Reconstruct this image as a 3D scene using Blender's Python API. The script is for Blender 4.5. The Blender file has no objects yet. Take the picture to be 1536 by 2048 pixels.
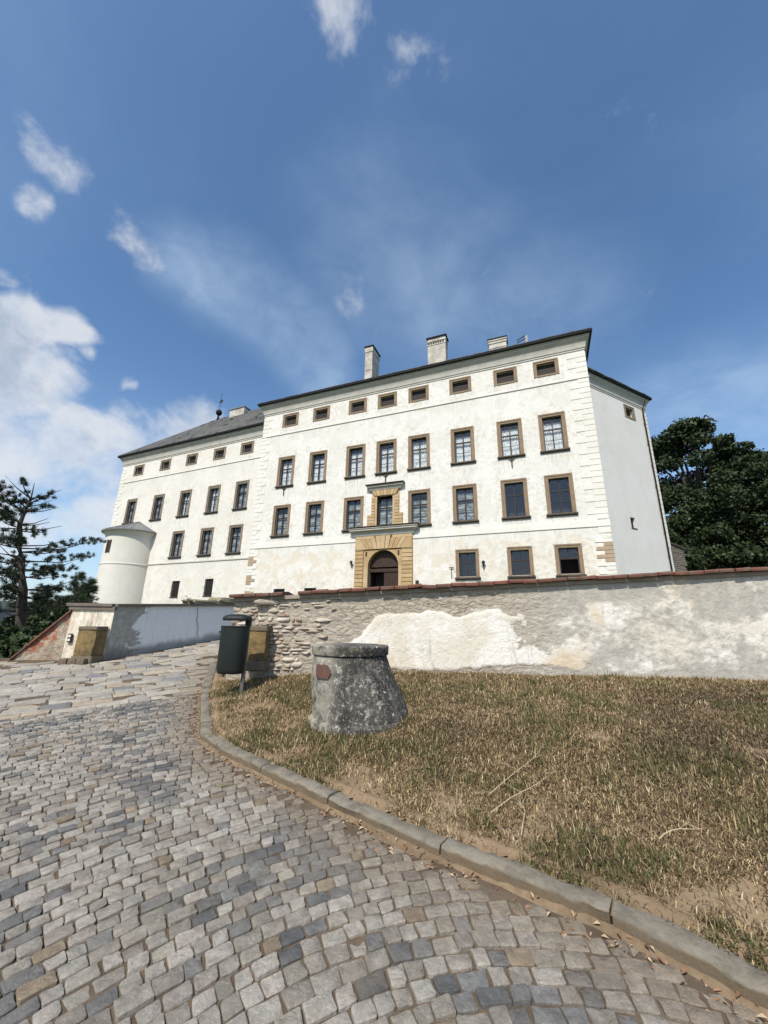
import bpy, bmesh, math, random
import numpy as np
from mathutils import Matrix, Vector, noise
R = math.radians
random.seed(7); rng = np.random.default_rng(7)
sc = bpy.context.scene
col = sc.collection
# ------------------------------------------------------------------ camera
PITCH, ROLL, FPX = R(16.17), R(1.11), 785.0
cam_d = bpy.data.cameras.new('camera'); cam = bpy.data.objects.new('camera', cam_d); col.objects.link(cam)
cam_d.sensor_fit = 'HORIZONTAL'; cam_d.sensor_width = 36.0; cam_d.lens = 36.0*FPX/1536
cam_d.clip_start = .05; cam_d.clip_end = 9000
_f = Vector((0, math.cos(PITCH), math.sin(PITCH))); _u = Vector((0, -math.sin(PITCH), math.cos(PITCH))); _r = Vector((1, 0, 0))
_r2 = _r*math.cos(ROLL)+_u*math.sin(ROLL); _u2 = -_r*math.sin(ROLL)+_u*math.cos(ROLL)
M = Matrix((_r2, _u2, -_f)).transposed().to_4x4(); M.translation = (0, 0, 1.6)
cam.matrix_world = M
sc.camera = cam
# ------------------------------------------------------------------ light
SUN_AZ, SUN_EL = R(-157), R(49)
to_sun = Vector((math.sin(SUN_AZ)*math.cos(SUN_EL), math.cos(SUN_AZ)*math.cos(SUN_EL), math.sin(SUN_EL)))
sd = bpy.data.lights.new('sun', 'SUN'); sd.energy = 4.25; sd.angle = R(.53); sd.color = (1.0, .94, .84)
sun = bpy.data.objects.new('sun', sd); col.objects.link(sun)
sun.rotation_euler = to_sun.to_track_quat('Z', 'Y').to_euler(); sun.location = (-20, -10, 40)
sc.view_settings.view_transform = 'Standard'; sc.view_settings.look = 'None'
sc.view_settings.exposure = 0.24; sc.view_settings.gamma = 1.0; sc.view_settings.use_curve_mapping = False
sc.render.engine = 'CYCLES'
sc.cycles.use_denoising = True
sc.cycles.max_bounces = 6; sc.cycles.diffuse_bounces = 3; sc.cycles.glossy_bounces = 2
sc.cycles.transparent_max_bounces = 8; sc.cycles.transmission_bounces = 3
sc.cycles.caustics_reflective = False; sc.cycles.caustics_refractive = False

def N(nt, t, **kw):
    n = nt.nodes.new(t)
    for k, v in kw.items():
        if k in n.inputs.keys() if isinstance(k, str) else False: n.inputs[k].default_value = v
        else: setattr(n, k, v)
    return n
def setin(n, **kw):
    for k, v in kw.items():
        n.inputs[k.replace('_', ' ')].default_value = v
    return n

# ------------------------------------------------------------------ world: Nishita sky + clouds
SKY = .15
def dirpx(x, y):
    d = _r2*((x-768)/FPX) - _u2*((y-1024)/FPX) + _f
    return d.normalized()
w = bpy.data.worlds.new('World'); sc.world = w; w.use_nodes = True
nt = w.node_tree; nt.nodes.clear()
out = nt.nodes.new('ShaderNodeOutputWorld'); bg = nt.nodes.new('ShaderNodeBackground'); bg.inputs[1].default_value = SKY
nt.links.new(bg.outputs[0], out.inputs[0])
sky = nt.nodes.new('ShaderNodeTexSky'); sky.sky_type = 'NISHITA'; sky.sun_disc = False
sky.sun_elevation = SUN_EL; sky.sun_rotation = SUN_AZ; sky.altitude = 250; sky.air_density = 1.0; sky.dust_density = 1.2; sky.ozone_density = 2.4
tc = nt.nodes.new('ShaderNodeTexCoord')
def wmath(op, a, b=None, clamp=False):
    n = nt.nodes.new('ShaderNodeMath'); n.operation = op; n.use_clamp = clamp
    for i, v in enumerate((a, b)):
        if v is None: continue
        if isinstance(v, (int, float)): n.inputs[i].default_value = v
        else: nt.links.new(v, n.inputs[i])
    return n.outputs[0]
def wramp(v, a, b, c=0., d=1.):
    n = nt.nodes.new('ShaderNodeMapRange'); n.interpolation_type = 'SMOOTHSTEP'; n.clamp = True
    n.inputs[1].default_value = a; n.inputs[2].default_value = b; n.inputs[3].default_value = c; n.inputs[4].default_value = d
    nt.links.new(v, n.inputs[0]); return n.outputs[0]
def wvec(op, a, b):
    n = nt.nodes.new('ShaderNodeVectorMath'); n.operation = op
    for i, v in enumerate((a, b)):
        if hasattr(v, 'default_value'): nt.links.new(v, n.inputs[i])
        else: n.inputs[i].default_value = v
    return n
D = tc.outputs['Generated']
def wnoise(vec, scale, detail, rough=.55, dist=0.):
    n = nt.nodes.new('ShaderNodeTexNoise'); n.inputs['Scale'].default_value = scale; n.inputs['Detail'].default_value = detail
    n.inputs['Roughness'].default_value = rough; n.inputs['Distortion'].default_value = dist
    nt.links.new(vec, n.inputs['Vector']); return n.outputs['Fac']
# cloud layer coordinates: the direction met with a flat layer overhead
sep = nt.nodes.new('ShaderNodeSeparateXYZ'); nt.links.new(D, sep.inputs[0])
zz = wmath('ADD', wmath('MAXIMUM', sep.outputs[2], 0.0), .12)
comb = nt.nodes.new('ShaderNodeCombineXYZ')
nt.links.new(wmath('DIVIDE', sep.outputs[0], zz), comb.inputs[0]); nt.links.new(wmath('DIVIDE', sep.outputs[1], zz), comb.inputs[1])
LAY = comb.outputs[0]
warpn = nt.nodes.new('ShaderNodeTexNoise'); warpn.inputs['Scale'].default_value = 3.2; warpn.inputs['Detail'].default_value = 5.; nt.links.new(D, warpn.inputs['Vector'])
warp = wvec('SCALE', wvec('SUBTRACT', warpn.outputs['Color'], (.5, .5, .5)).outputs[0], (0, 0, 0)); warp.inputs['Scale'].default_value = .16
DW = wvec('ADD', D, warp.outputs[0]).outputs[0]
def blob(p0, p1, wid, soft=.5, vec=None):
    """mask round the line of sky between two directions"""
    a, b = dirpx(*p0), dirpx(*p1); m = (a+b)/2; half = max((b-a).length/2, 1e-4)
    ax = (b-a).normalized() if half > 2e-4 else Vector((1, 0, 0))
    q = wvec('SUBTRACT', vec or DW, tuple(m)).outputs[0]
    t = wvec('DOT_PRODUCT', q, tuple(ax)).outputs['Value']
    tcl = nt.nodes.new('ShaderNodeClamp'); tcl.inputs[1].default_value = -half; tcl.inputs[2].default_value = half; nt.links.new(t, tcl.inputs[0])
    pr = wvec('SCALE', tuple(ax), (0, 0, 0)); nt.links.new(tcl.outputs[0], pr.inputs['Scale'])
    dd = wvec('SUBTRACT', q, pr.outputs[0])
    ln = wvec('LENGTH', dd.outputs[0], (0, 0, 0)).outputs['Value']
    return wramp(ln, wid, wid*soft*.4, 0., 1.)
n_cum = wnoise(D, 6.0, 9., .6, .35)
n_cum2 = wnoise(D, 15.0, 8., .6, .1)
n_cir = wnoise(LAY, 1.5, 7., .55, .35)
n_fine = wnoise(D, 30.0, 6., .6, .1)
# big cumulus bank at the lower left
bank = None
for a, b, wd in (((-120, 700), (60, 760), .15), ((-120, 900), (200, 880), .19), ((150, 830), (440, 850), .115), ((-100, 1040), (260, 1020), .12), ((-60, 640), (130, 650), .06)):
    m = blob(a, b, wd, .25); bank = m if bank is None else wmath('MAXIMUM', bank, m)
bank = wmath('MULTIPLY', wramp(wmath('ADD', bank, wmath('MULTIPLY', wmath('SUBTRACT', n_cum, .52), 2.6)), .30, 1.0), wramp(n_cum2, .20, .55, .55, 1.))
puff = None
for a, b, wd in (((75, 310), (130, 345), .062), ((298, 495), (306, 520), .056), ((45, 395), (80, 410), .036), ((690, -10), (705, 30), .07), ((800, 130), (865, 160), .055), ((0, 560), (25, 572), .03), ((250, 745), (270, 748), .02), ((160, 690), (165, 692), .022)):
    m = blob(a, b, wd*1.25, .2); puff = m if puff is None else wmath('MAXIMUM', puff, m)
puff = wmath('MULTIPLY', wramp(wmath('ADD', puff, wmath('MULTIPLY', wmath('SUBTRACT', n_cum2, .55), 2.4)), .35, 1.5), wramp(puff, .02, .5))
cir = None
for a, b, wd, st_ in (((390, 540), (650, 745), .10, 1.), ((470, 560), (640, 690), .12, .7), ((740, 520), (860, 570), .25, .55), ((900, 640), (1150, 640), .18, .7), ((1250, 780), (1500, 780), .16, .8)):
    m = wmath('MULTIPLY', blob(a, b, wd, .3), st_); cir = m if cir is None else wmath('MAXIMUM', cir, m)
cir = wmath('MULTIPLY', cir, wmath('MULTIPLY', wramp(n_cir, .22, .72), wramp(wnoise(LAY, 6., 6., .6, .5), .25, .65, .55, 1.1)))
thin = wmath('MULTIPLY', wramp(n_cir, .42, .85), .20)
cir = wmath('ADD', wmath('MULTIPLY', cir, .50), wmath('MULTIPLY', thin, .7))
# all round: loose cumulus near the horizon
lowz = wramp(sep.outputs[2], .40, .05)
low = wmath('MULTIPLY', wmath('MULTIPLY', lowz, wramp(wnoise(D, 3.2, 9., .6, .3), .52, .68)), .75)
haze_low = wramp(sep.outputs[2], .55, .0, 0., .42)
cum = wmath('MAXIMUM', wmath('MAXIMUM', wmath('MULTIPLY', bank, .80), wmath('MULTIPLY', puff, .85)), low)
mask = cum
mask2 = wmath('MAXIMUM', cir, haze_low)
# shading inside the clouds: thicker parts are greyer
shade = wmath('MULTIPLY', wramp(wnoise(DW, 6.5, 8., .6, .1), .43, .62), wramp(cum, .5, .86))
cc = nt.nodes.new('ShaderNodeMix'); cc.data_type = 'RGBA'
cc.inputs[6].default_value = (4.6, 4.75, 4.95, 1); cc.inputs[7].default_value = (2.6, 3.0, 3.6, 1); nt.links.new(shade, cc.inputs[0])
hs = nt.nodes.new('ShaderNodeHueSaturation'); hs.inputs['Hue'].default_value = .497; hs.inputs['Saturation'].default_value = 1.12; hs.inputs['Value'].default_value = 1.0
nt.links.new(sky.outputs[0], hs.inputs['Color'])
mx = nt.nodes.new('ShaderNodeMix'); mx.data_type = 'RGBA'
mx0 = nt.nodes.new('ShaderNodeMix'); mx0.data_type = 'RGBA'; mx0.inputs[7].default_value = (3.3, 4.2, 5.3, 1); nt.links.new(mask2, mx0.inputs[0]); nt.links.new(hs.outputs[0], mx0.inputs[6])
nt.links.new(mask, mx.inputs[0]); nt.links.new(mx0.outputs[2], mx.inputs[6]); nt.links.new(cc.outputs[2], mx.inputs[7])
nt.links.new(mx.outputs[2], bg.inputs[0])

# ------------------------------------------------------------------ helpers
class MB:
    def __init__(s): s.v = []; s.f = []; s.c = None
    def add(s, vs, fs):
        o = len(s.v); s.v += [tuple(v) for v in vs]; s.f += [tuple(i+o for i in f) for f in fs]; return s
    def box(s, x0, x1, y0, y1, z0, z1):
        return s.add([(x0,y0,z0),(x1,y0,z0),(x1,y1,z0),(x0,y1,z0),(x0,y0,z1),(x1,y0,z1),(x1,y1,z1),(x0,y1,z1)],
                     [(0,3,2,1),(4,5,6,7),(0,1,5,4),(1,2,6,5),(2,3,7,6),(3,0,4,7)])
    def cbox(s, x0, x1, y0, y1, z0, z1, b=.01):
        """box whose front (-y) edges are chamfered"""
        return s.add([(x0,y1,z0),(x1,y1,z0),(x1,y1,z1),(x0,y1,z1),(x0,y0+b,z0),(x1,y0+b,z0),(x1,y0+b,z1),(x0,y0+b,z1),
                      (x0+b,y0,z0+b),(x1-b,y0,z0+b),(x1-b,y0,z1-b),(x0+b,y0,z1-b)],
                     [(8,9,10,11),(4,5,9,8),(5,6,10,9),(6,7,11,10),(7,4,8,11),(0,1,5,4),(1,2,6,5),(2,3,7,6),(3,0,4,7),(0,3,2,1)])
    def prism(s, pts, y0, y1, b=0.):
        """polygon in x,z (counter-clockwise seen from -y) pushed from y0 (front) to y1 (back)"""
        n = len(pts); vs = []
        if b:
            cx = sum(p[0] for p in pts)/n; cz = sum(p[1] for p in pts)/n
            vs = []
            for p in pts:
                d = math.hypot(p[0]-cx, p[1]-cz); k = max(.2, 1-b*1.3/d)
                vs.append((cx+(p[0]-cx)*k, y0, cz+(p[1]-cz)*k))
            vs += [(p[0], y0+b, p[1]) for p in pts] + [(p[0], y1, p[1]) for p in pts]
            fs = [tuple(range(n)), tuple(reversed(range(2*n, 3*n)))]
            for k in range(2):
                for i in range(n): fs.append((k*n+i, (k+1)*n+i, (k+1)*n+(i+1) % n, k*n+(i+1) % n))
            return s.add(vs, fs)
        vs = [(p[0], y0, p[1]) for p in pts]+[(p[0], y1, p[1]) for p in pts]
        fs = [tuple(range(n)), tuple(reversed(range(n, 2*n)))]+[(i, n+i, n+(i+1) % n, (i+1) % n) for i in range(n)]
        return s.add(vs, fs)
    def sweep(s, prof, path, closed=False):
        """profile (offset out, z) carried along plan path [(x,y,nx,ny)], n = outward (may be >1 long at mitres)"""
        n = len(prof); o = []
        for (x, y, nx, ny) in path:
            for (a, z) in prof: o.append((x+nx*a, y+ny*a, z))
        m = len(path); fs = []
        for i in range(m if closed else m-1):
            j = (i+1) % m
            for k in range(n-1): fs.append((i*n+k, j*n+k, j*n+k+1, i*n+k+1))
        return s.add(o, fs)
    def tube(s, pts, rads, n=8, cap=True):
        o = []; fs = []
        for i, p in enumerate(pts):
            p = Vector(p); a = Vector(pts[max(i-1, 0)]); b = Vector(pts[min(i+1, len(pts)-1)])
            d = (b-a).normalized(); e = d.orthogonal().normalized() if abs(d.z) < .95 else Vector((1, 0, 0)).cross(d).normalized()
            g = d.cross(e)
            for k in range(n):
                t = 2*math.pi*k/n; o.append(tuple(p+(e*math.cos(t)+g*math.sin(t))*rads[i]))
        for i in range(len(pts)-1):
            for k in range(n): fs.append((i*n+k, i*n+(k+1) % n, (i+1)*n+(k+1) % n, (i+1)*n+k))
        if cap: fs += [tuple(reversed(range(n))), tuple(range((len(pts)-1)*n, len(pts)*n))]
        return s.add(o, fs)
    def lathe(s, prof, n=32, sx=1., sy=1., shear=None, cap=True):
        o = []; fs = []
        for (r, z) in prof:
            ox, oy = shear(z) if shear else (0, 0)
            for k in range(n):
                t = 2*math.pi*k/n; o.append((ox+r*sx*math.cos(t), oy+r*sy*math.sin(t), z))
        for i in range(len(prof)-1):
            for k in range(n): fs.append((i*n+k, i*n+(k+1) % n, (i+1)*n+(k+1) % n, (i+1)*n+k))
        if cap: fs += [tuple(reversed(range(n))), tuple(range((len(prof)-1)*n, len(prof)*n))]
        return s.add(o, fs)
    def build(s, name, mat, parent=None, smooth=False, colors=None, **props):
        me = bpy.data.meshes.new(name); me.from_pydata(s.v, [], s.f); me.update()
        if smooth is True:
            me.polygons.foreach_set('use_smooth', [True]*len(me.polygons))
        elif smooth:
            me.polygons.foreach_set('use_smooth', [True]*len(me.polygons)); me.set_sharp_from_angle(angle=R(smooth))
        if colors is not None:
            at = me.color_attributes.new('Col', 'FLOAT_COLOR', 'POINT')
            at.data.foreach_set('color', np.asarray(colors, dtype=np.float32).ravel())
        o = bpy.data.objects.new(name, me); col.objects.link(o)
        if mat: me.materials.append(mat)
        if parent is not None: o.parent = parent
        tag(o, **props)
        return o
def tag(o, **props):
    for k, v in props.items(): o[k] = v
    return o
def empty(name, loc=(0, 0, 0), rz=0, **props):
    o = bpy.data.objects.new(name, None); col.objects.link(o); o.location = loc; o.rotation_euler = (0, 0, rz); o.empty_display_size = .3
    return tag(o, **props)
def np_mesh(name, verts, faces, mat, parent=None, colors=None, smooth=False, **props):
    me = bpy.data.meshes.new(name); nv = len(verts); nf = len(faces); k = faces.shape[1]
    me.vertices.add(nv); me.vertices.foreach_set('co', verts.astype(np.float32).ravel())
    me.loops.add(nf*k); me.loops.foreach_set('vertex_index', faces.astype(np.int32).ravel())
    me.polygons.add(nf); me.polygons.foreach_set('loop_start', (np.arange(nf)*k).astype(np.int32)); me.polygons.foreach_set('loop_total', np.full(nf, k, dtype=np.int32))
    if smooth: me.polygons.foreach_set('use_smooth', np.ones(nf, dtype=bool))
    me.update(calc_edges=True); me.validate()
    if colors is not None:
        at = me.color_attributes.new('Col', 'FLOAT_COLOR', 'POINT'); at.data.foreach_set('color', colors.astype(np.float32).ravel())
    o = bpy.data.objects.new(name, me); col.objects.link(o); me.materials.append(mat)
    if parent is not None: o.parent = parent
    return tag(o, **props)

# ------------------------------------------------------------------ materials
class Mat:
    def __init__(s, name, rough=.8, spec=.3):
        s.m = bpy.data.materials.new(name); s.m.use_nodes = True; s.nt = s.m.node_tree
        s.b = s.nt.nodes['Principled BSDF']; s.b.inputs['Roughness'].default_value = rough
        s.b.inputs['Specular IOR Level'].default_value = spec
        s.tc = s.nt.nodes.new('ShaderNodeTexCoord'); s.co = s.tc.outputs['Object']
    def L(s, a, b): s.nt.links.new(a, b)
    def coords(s, scale=(1, 1, 1), src=None):
        n = s.nt.nodes.new('ShaderNodeMapping'); n.inputs['Scale'].default_value = scale; s.L(src or s.co, n.inputs[0]); return n.outputs[0]
    def noise(s, scale, detail=5., rough=.55, dist=0., vec=None, col=False):
        n = s.nt.nodes.new('ShaderNodeTexNoise'); n.inputs['Scale'].default_value = scale; n.inputs['Detail'].default_value = detail
        n.inputs['Roughness'].default_value = rough; n.inputs['Distortion'].default_value = dist
        s.L(vec or s.co, n.inputs['Vector']); return n.outputs['Color' if col else 'Fac']
    def voro(s, scale, vec=None, feat='F1', out='Distance'):
        n = s.nt.nodes.new('ShaderNodeTexVoronoi'); n.feature = feat; n.inputs['Scale'].default_value = scale
        s.L(vec or s.co, n.inputs['Vector']); return n.outputs[out]
    def ramp(s, v, a, b, c=0., d=1.):
        n = s.nt.nodes.new('ShaderNodeMapRange'); n.interpolation_type = 'SMOOTHSTEP'
        for i, x in enumerate((a, b, c, d)): n.inputs[i+1].default_value = x
        s.L(v, n.inputs[0]); return n.outputs[0]
    def math(s, op, a, b):
        n = s.nt.nodes.new('ShaderNodeMath'); n.operation = op
        for i, v in enumerate((a, b)):
            if isinstance(v, (int, float)): n.inputs[i].default_value = v
            else: s.L(v, n.inputs[i])
        return n.outputs[0]
    def mix(s, fac, a, b, mode='MIX'):
        n = s.nt.nodes.new('ShaderNodeMix'); n.data_type = 'RGBA'; n.blend_type = mode
        for i, v in ((0, fac), (6, a), (7, b)):
            if isinstance(v, (int, float)): n.inputs[i].default_value = v
            elif isinstance(v, tuple): n.inputs[i].default_value = v if len(v) == 4 else (*v, 1)
            else: s.L(v, n.inputs[i])
        return n.outputs[2]
    def attr(s, name='Col', out='Color'):
        n = s.nt.nodes.new('ShaderNodeVertexColor'); n.layer_name = name; return n.outputs[out]
    def sepz(s, i=2, src=None):
        n = s.nt.nodes.new('ShaderNodeSeparateXYZ'); s.L(src or s.co, n.inputs[0]); return n.outputs[i]
    def rnd(s): return s.nt.nodes.new('ShaderNodeObjectInfo').outputs['Random']
    def color(s, c):
        if isinstance(c, tuple): s.b.inputs['Base Color'].default_value = (*c, 1)
        else: s.L(c, s.b.inputs['Base Color'])
        return s
    def bump(s, h, strength=.4, dist=.02):
        n = s.nt.nodes.new('ShaderNodeBump'); n.inputs['Strength'].default_value = strength; n.inputs['Distance'].default_value = dist
        s.L(h, n.inputs['Height'])
        prev = s.b.inputs['Normal']
        if prev.is_linked: s.L(prev.links[0].from_socket, n.inputs['Normal'])
        s.L(n.outputs[0], s.b.inputs['Normal']); return s

def plaster(name, base, low_z=8.3, amount=1.0, stain=False):
    m = Mat(name, .92, .1)
    big = m.noise(.35, 6, .6); mid = m.noise(1.3, 8, .65, .6); fine = m.noise(7., 8, .7)
    c = m.mix(m.ramp(big, .40, .68), base, tuple(x*k for x, k in zip(base, (.93, .925, .90))))
    streak = m.noise(1.0, 6, .6, .3, vec=m.coords((2.2, 2.2, .22)))
    c = m.mix(m.ramp(streak, .56, .78, 0, .40*amount), c, (.50, .475, .42))
    pat = m.math('MULTIPLY', m.ramp(m.noise(.55, 9, .62, .8), .52, .535), .5*amount)
    c = m.mix(pat, c, tuple(x*k for x, k in zip(base, (.90, .895, .87))))
    pat2 = m.math('MULTIPLY', m.ramp(m.noise(.9, 9, .65, 1.2), .60, .615), .5*amount)
    c = m.mix(pat2, c, tuple(x*k for x, k in zip(base, (.81, .79, .755))))
    z = m.sepz(2)
    lowm = m.ramp(z, low_z+.4, low_z-1.2)
    th = m.math('ADD', m.math('MULTIPLY', lowm, .075*amount), mid)
    peel = m.ramp(th, .64, .67)
    peel = m.math('MULTIPLY', peel, m.ramp(fine, .36, .56))
    c = m.mix(m.math('MULTIPLY', peel, .6*amount), c, m.mix(m.noise(3.), (.55, .47, .36), (.62, .57, .49)))
    ring = m.math('MULTIPLY', m.ramp(th, .55, .66), .36*amount)
    c = m.mix(ring, c, (.66, .60, .50))
    spots = m.math('MULTIPLY', m.ramp(m.noise(2.6, 9, .7, .3), .66, .70), .6*amount)
    c = m.mix(spots, c, (.40, .36, .30))
    c = m.mix(m.ramp(fine, .3, .75, 0, .10), c, (.55, .53, .48))
    if stain:
        sp = m.nt.nodes.new('ShaderNodeSeparateColor'); m.L(m.attr('Col'), sp.inputs[0])
        sn = m.noise(1., 5, .6, .2, vec=m.coords((9., 9., .55)))
        c = m.mix(m.math('MULTIPLY', sp.outputs[0], m.ramp(sn, .44, .68, 0., .46)), c, (.30, .275, .23))
        pn = m.noise(3.2, 8, .68, .5); pk = m.math('MULTIPLY', sp.outputs[1], m.ramp(pn, .53, .56, 0., .75)); c = m.mix(pk, c, m.mix(fine, (.40, .35, .28), (.52, .485, .42)))
    m.color(c)
    h = m.math('SUBTRACT', m.math('ADD', m.math('MULTIPLY', mid, .6), m.math('MULTIPLY', fine, .18)), m.math('MULTIPLY', peel, .35))
    m.bump(h, .55, .05)
    return m.m
def simple(name, c1, c2, scale=4., rough=.75, bump=.3, bscale=None, spec=.3, dist=.02, detail=6, metal=0.):
    m = Mat(name, rough, spec)
    n = m.noise(scale, detail, .62, .2); n2 = m.noise((bscale or scale*4), 7, .65)
    m.color(m.mix(m.ramp(n, .32, .70), m.mix(m.ramp(n2, .3, .75, 0, .5), c1, c2), c2))
    m.b.inputs['Metallic'].default_value = metal
    if bump: m.bump(n2, bump, dist)
    return m.m
MT = {}
MT['plaster'] = plaster('white_plaster', (.70, .685, .645), 8.3, 1.65, True)
MT['plaster_wing'] = plaster('cream_plaster', (.69, .665, .61), 6.6, 1.1, True)
MT['plaster_quoin'] = plaster('quoin_plaster', (.71, .69, .635), 8.3, .8)
MT['plaster_turret'] = plaster('turret_plaster', (.65, .625, .565), 5.5, .6)
MT['plaster_rear'] = plaster('rear_plaster', (.655, .645, .62), 5.5, .4)
MT['trim'] = simple('cornice_plaster', (.50, .48, .43), (.40, .385, .345), 2.0, .9, .3, 9.)
MT['sand'] = simple('sandstone_window_trim', (.27, .195, .125), (.205, .15, .10), 2.2, .85, .35, 20.)
MT['sand_dark'] = simple('weathered_sandstone_trim', (.26, .205, .15), (.18, .145, .11), 2.2, .85, .35, 20.)
MT['portal'] = simple('ochre_sandstone', (.46, .315, .16), (.35, .24, .125), 1.6, .85, .4, 14.)
MT['portal_pale'] = simple('pale_ochre_sandstone', (.50, .375, .22), (.41, .30, .175), 1.8, .85, .4, 14.)
MT['block'] = simple('yellow_sandstone_block', (.27, .185, .075), (.10, .075, .042), 3.2, .9, .8, 14., dist=.04)  # dark tones hold painted shadow on the block as well as weathering
MT['block_grey'] = simple('dark_sandstone_block', (.20, .155, .10), (.12, .10, .075), 3., .9, .6, 18., dist=.03)
MT['quoin_bare'] = simple('bare_quoin_stone', (.42, .32, .22), (.33, .25, .175), 2.5, .9, .5, 16.)
MT['sill'] = simple('dark_window_sill', (.10, .075, .055), (.05, .042, .036), 5., .7, .3)
MT['sash'] = simple('dark_brown_sash', (.045, .028, .022), (.028, .020, .018), 6., .5, .15)
MT['sash_black'] = simple('blackened_sash', (.022, .02, .02), (.015, .014, .014), 6., .5, .15)
MT['wood'] = simple('brown_door_wood', (.052, .027, .018), (.032, .018, .013), 3., .6, .4, 30.)
MT['interior'] = simple('dark_interior', (.05, .045, .04), (.035, .03, .028), 2., .95, 0)  # near-black so windows look dark: gloom of unlit rooms put into the colour
MT['attic'] = simple('dark_shutter_boards', (.035, .028, .026), (.022, .018, .018), 4., .7, .4, 25.)
MT['iron'] = simple('black_iron', (.02, .019, .018), (.035, .028, .022), 12., .6, .3)
MT['gutter'] = simple('black_gutter', (.013, .014, .016), (.02, .021, .023), 5., .75, .1, spec=.15)
MT['pipe'] = simple('brown_downpipe', (.05, .03, .022), (.075, .045, .03), 4., .5, .1)
MT['chimney'] = simple('stained_chimney_plaster', (.60, .565, .49), (.33, .30, .26), 1.3, .92, .5, 9.)
MT['lead'] = simple('grey_sheet_metal', (.20, .205, .20), (.13, .135, .135), 1.5, .55, .2, 8., spec=.5)
MT['twall'] = simple('pale_render', (.66, .60, .48), (.55, .50, .42), 2., .9, .3)
def roofmat():
    m = Mat('weathered_slate', .8, .25)
    n = m.noise(.8, 7, .6); f = m.noise(6., 6, .7)
    c = m.mix(m.ramp(n, .35, .7), (.085, .085, .085), (.135, .13, .118))
    c = m.mix(m.ramp(f, .55, .8, 0, .6), c, (.19, .18, .15))
    m.color(c); m.bump(f, .5, .03); return m.m
MT['slate'] = roofmat()
def glassmat():
    m = bpy.data.materials.new('window_glass'); m.use_nodes = True; t = m.node_tree; t.nodes.clear()
    o = t.nodes.new('ShaderNodeOutputMaterial'); mixn = t.nodes.new('ShaderNodeMixShader')
    g = t.nodes.new('ShaderNodeBsdfGlossy'); g.inputs['Roughness'].default_value = .03; g.inputs['Color'].default_value = (.92, .95, 1, 1)
    tr = t.nodes.new('ShaderNodeBsdfTransparent'); tr.inputs['Color'].default_value = (.93, .95, .95, 1)
    fr0 = t.nodes.new('ShaderNodeLayerWeight'); fr0.inputs['Blend'].default_value = .5; fr = t.nodes.new('ShaderNodeMath'); fr.operation = 'POWER'; fr.inputs[1].default_value = 4.; t.links.new(fr0.outputs['Facing'], fr.inputs[0])
    ad = t.nodes.new('ShaderNodeMath'); ad.operation = 'MULTIPLY_ADD'; ad.inputs[1].default_value = .8; ad.inputs[2].default_value = .035
    tcn = t.nodes.new('ShaderNodeTexCoord'); nz = t.nodes.new('ShaderNodeTexNoise'); nz.inputs['Scale'].default_value = 1.3
    bp = t.nodes.new('ShaderNodeBump'); bp.inputs['Strength'].default_value = .12; bp.inputs['Distance'].default_value = .1
    t.links.new(tcn.outputs['Object'], nz.inputs['Vector']); t.links.new(nz.outputs['Fac'], bp.inputs['Height']); t.links.new(bp.outputs[0], g.inputs['Normal'])
    t.links.new(fr.outputs[0], ad.inputs[0]); t.links.new(ad.outputs[0], mixn.inputs[0]); t.links.new(tr.outputs[0], mixn.inputs[1]); t.links.new(g.outputs[0], mixn.inputs[2])
    t.links.new(mixn.outputs[0], o.inputs[0]); return m
MT['glass'] = glassmat()
def lace():
    m = Mat('white_lace', .9, .1)
    v = m.coords((9, 9, 3.5)); n = m.noise(1.4, 6, .65, .5, vec=v)
    m.color(m.mix(m.ramp(n, .45, .62), (.85, .85, .85), (.42, .42, .44))); return m.m
def gauze():
    m = Mat('grey_gauze', .9, .1)
    n = m.noise(1.5, 5, .6, .3, vec=m.coords((1.2, 1.2, 5.)))
    m.color(m.mix(m.ramp(n, .40, .60), (.40, .41, .40), (.13, .14, .145))); return m.m
MT['lace'] = lace(); MT['gauze'] = gauze()

# ------------------------------------------------------------------ terrain
KERB = [(-4.3, 10.6), (-3.62, 8.9), (-3.15, 7.6), (-2.72, 6.5), (-2.36, 5.7), (-2.05, 5.02), (-1.62, 4.58), (-1.09, 4.14), (-.70, 3.84), (-.31, 3.53), (.045, 3.26), (.385, 3.01), (.74, 2.78), (1.07, 2.56), (1.36, 2.33), (1.60, 2.07), (2.03, 1.56), (2.7, .85), (3.4, -.3)]
KA = np.array(KERB)
WL, WR = Vector((-2.79, 7.62)), Vector((9.4, 6.58))      # boundary wall, front face line
def wall_y(x): return WL.y+(x-WL.x)*(WR.y-WL.y)/(WR.x-WL.x)
def zr(x, y):
    k = max(0., y-8)
    return .085*y+.015*x-.07+.004*min(k, 7)**2+(max(0., y-15)*.056)
def kdist(x, y):
    p = np.array((x, y)); a = KA[:-1]; d = KA[1:]-a
    t = np.clip(((p-a)*d).sum(1)/(d*d).sum(1), 0, 1); q = a+d*t[:, None]-p; i = int(np.argmin((q*q).sum(1)))
    s = d[i][0]*(p[1]-a[i][1])-d[i][1]*(p[0]-a[i][0])
    return math.sqrt(max((q[i]**2).sum(), 0)), s > 0      # True: left of the run = lawn side
def sm(a, b, x):
    t = min(1., max(0., (x-a)/(b-a))); return t*t*(3-2*t)
def zlawn(x, y, d=None):
    if d is None: d = kdist(x, y)[0]
    b = .045+.035*sm(.02, .15, d)+.19*sm(.1, 2.6, d)
    b += .035*noise.noise(Vector((x*.9, y*.9, 3.)))*sm(.1, .6, d)+.012*noise.noise(Vector((x*4, y*4, 8.)))
    return zr(x, y)+b
def forecourt(x, y):
    z = min(1.0+.07*max(0., y-8), 2.7)
    return z
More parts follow.
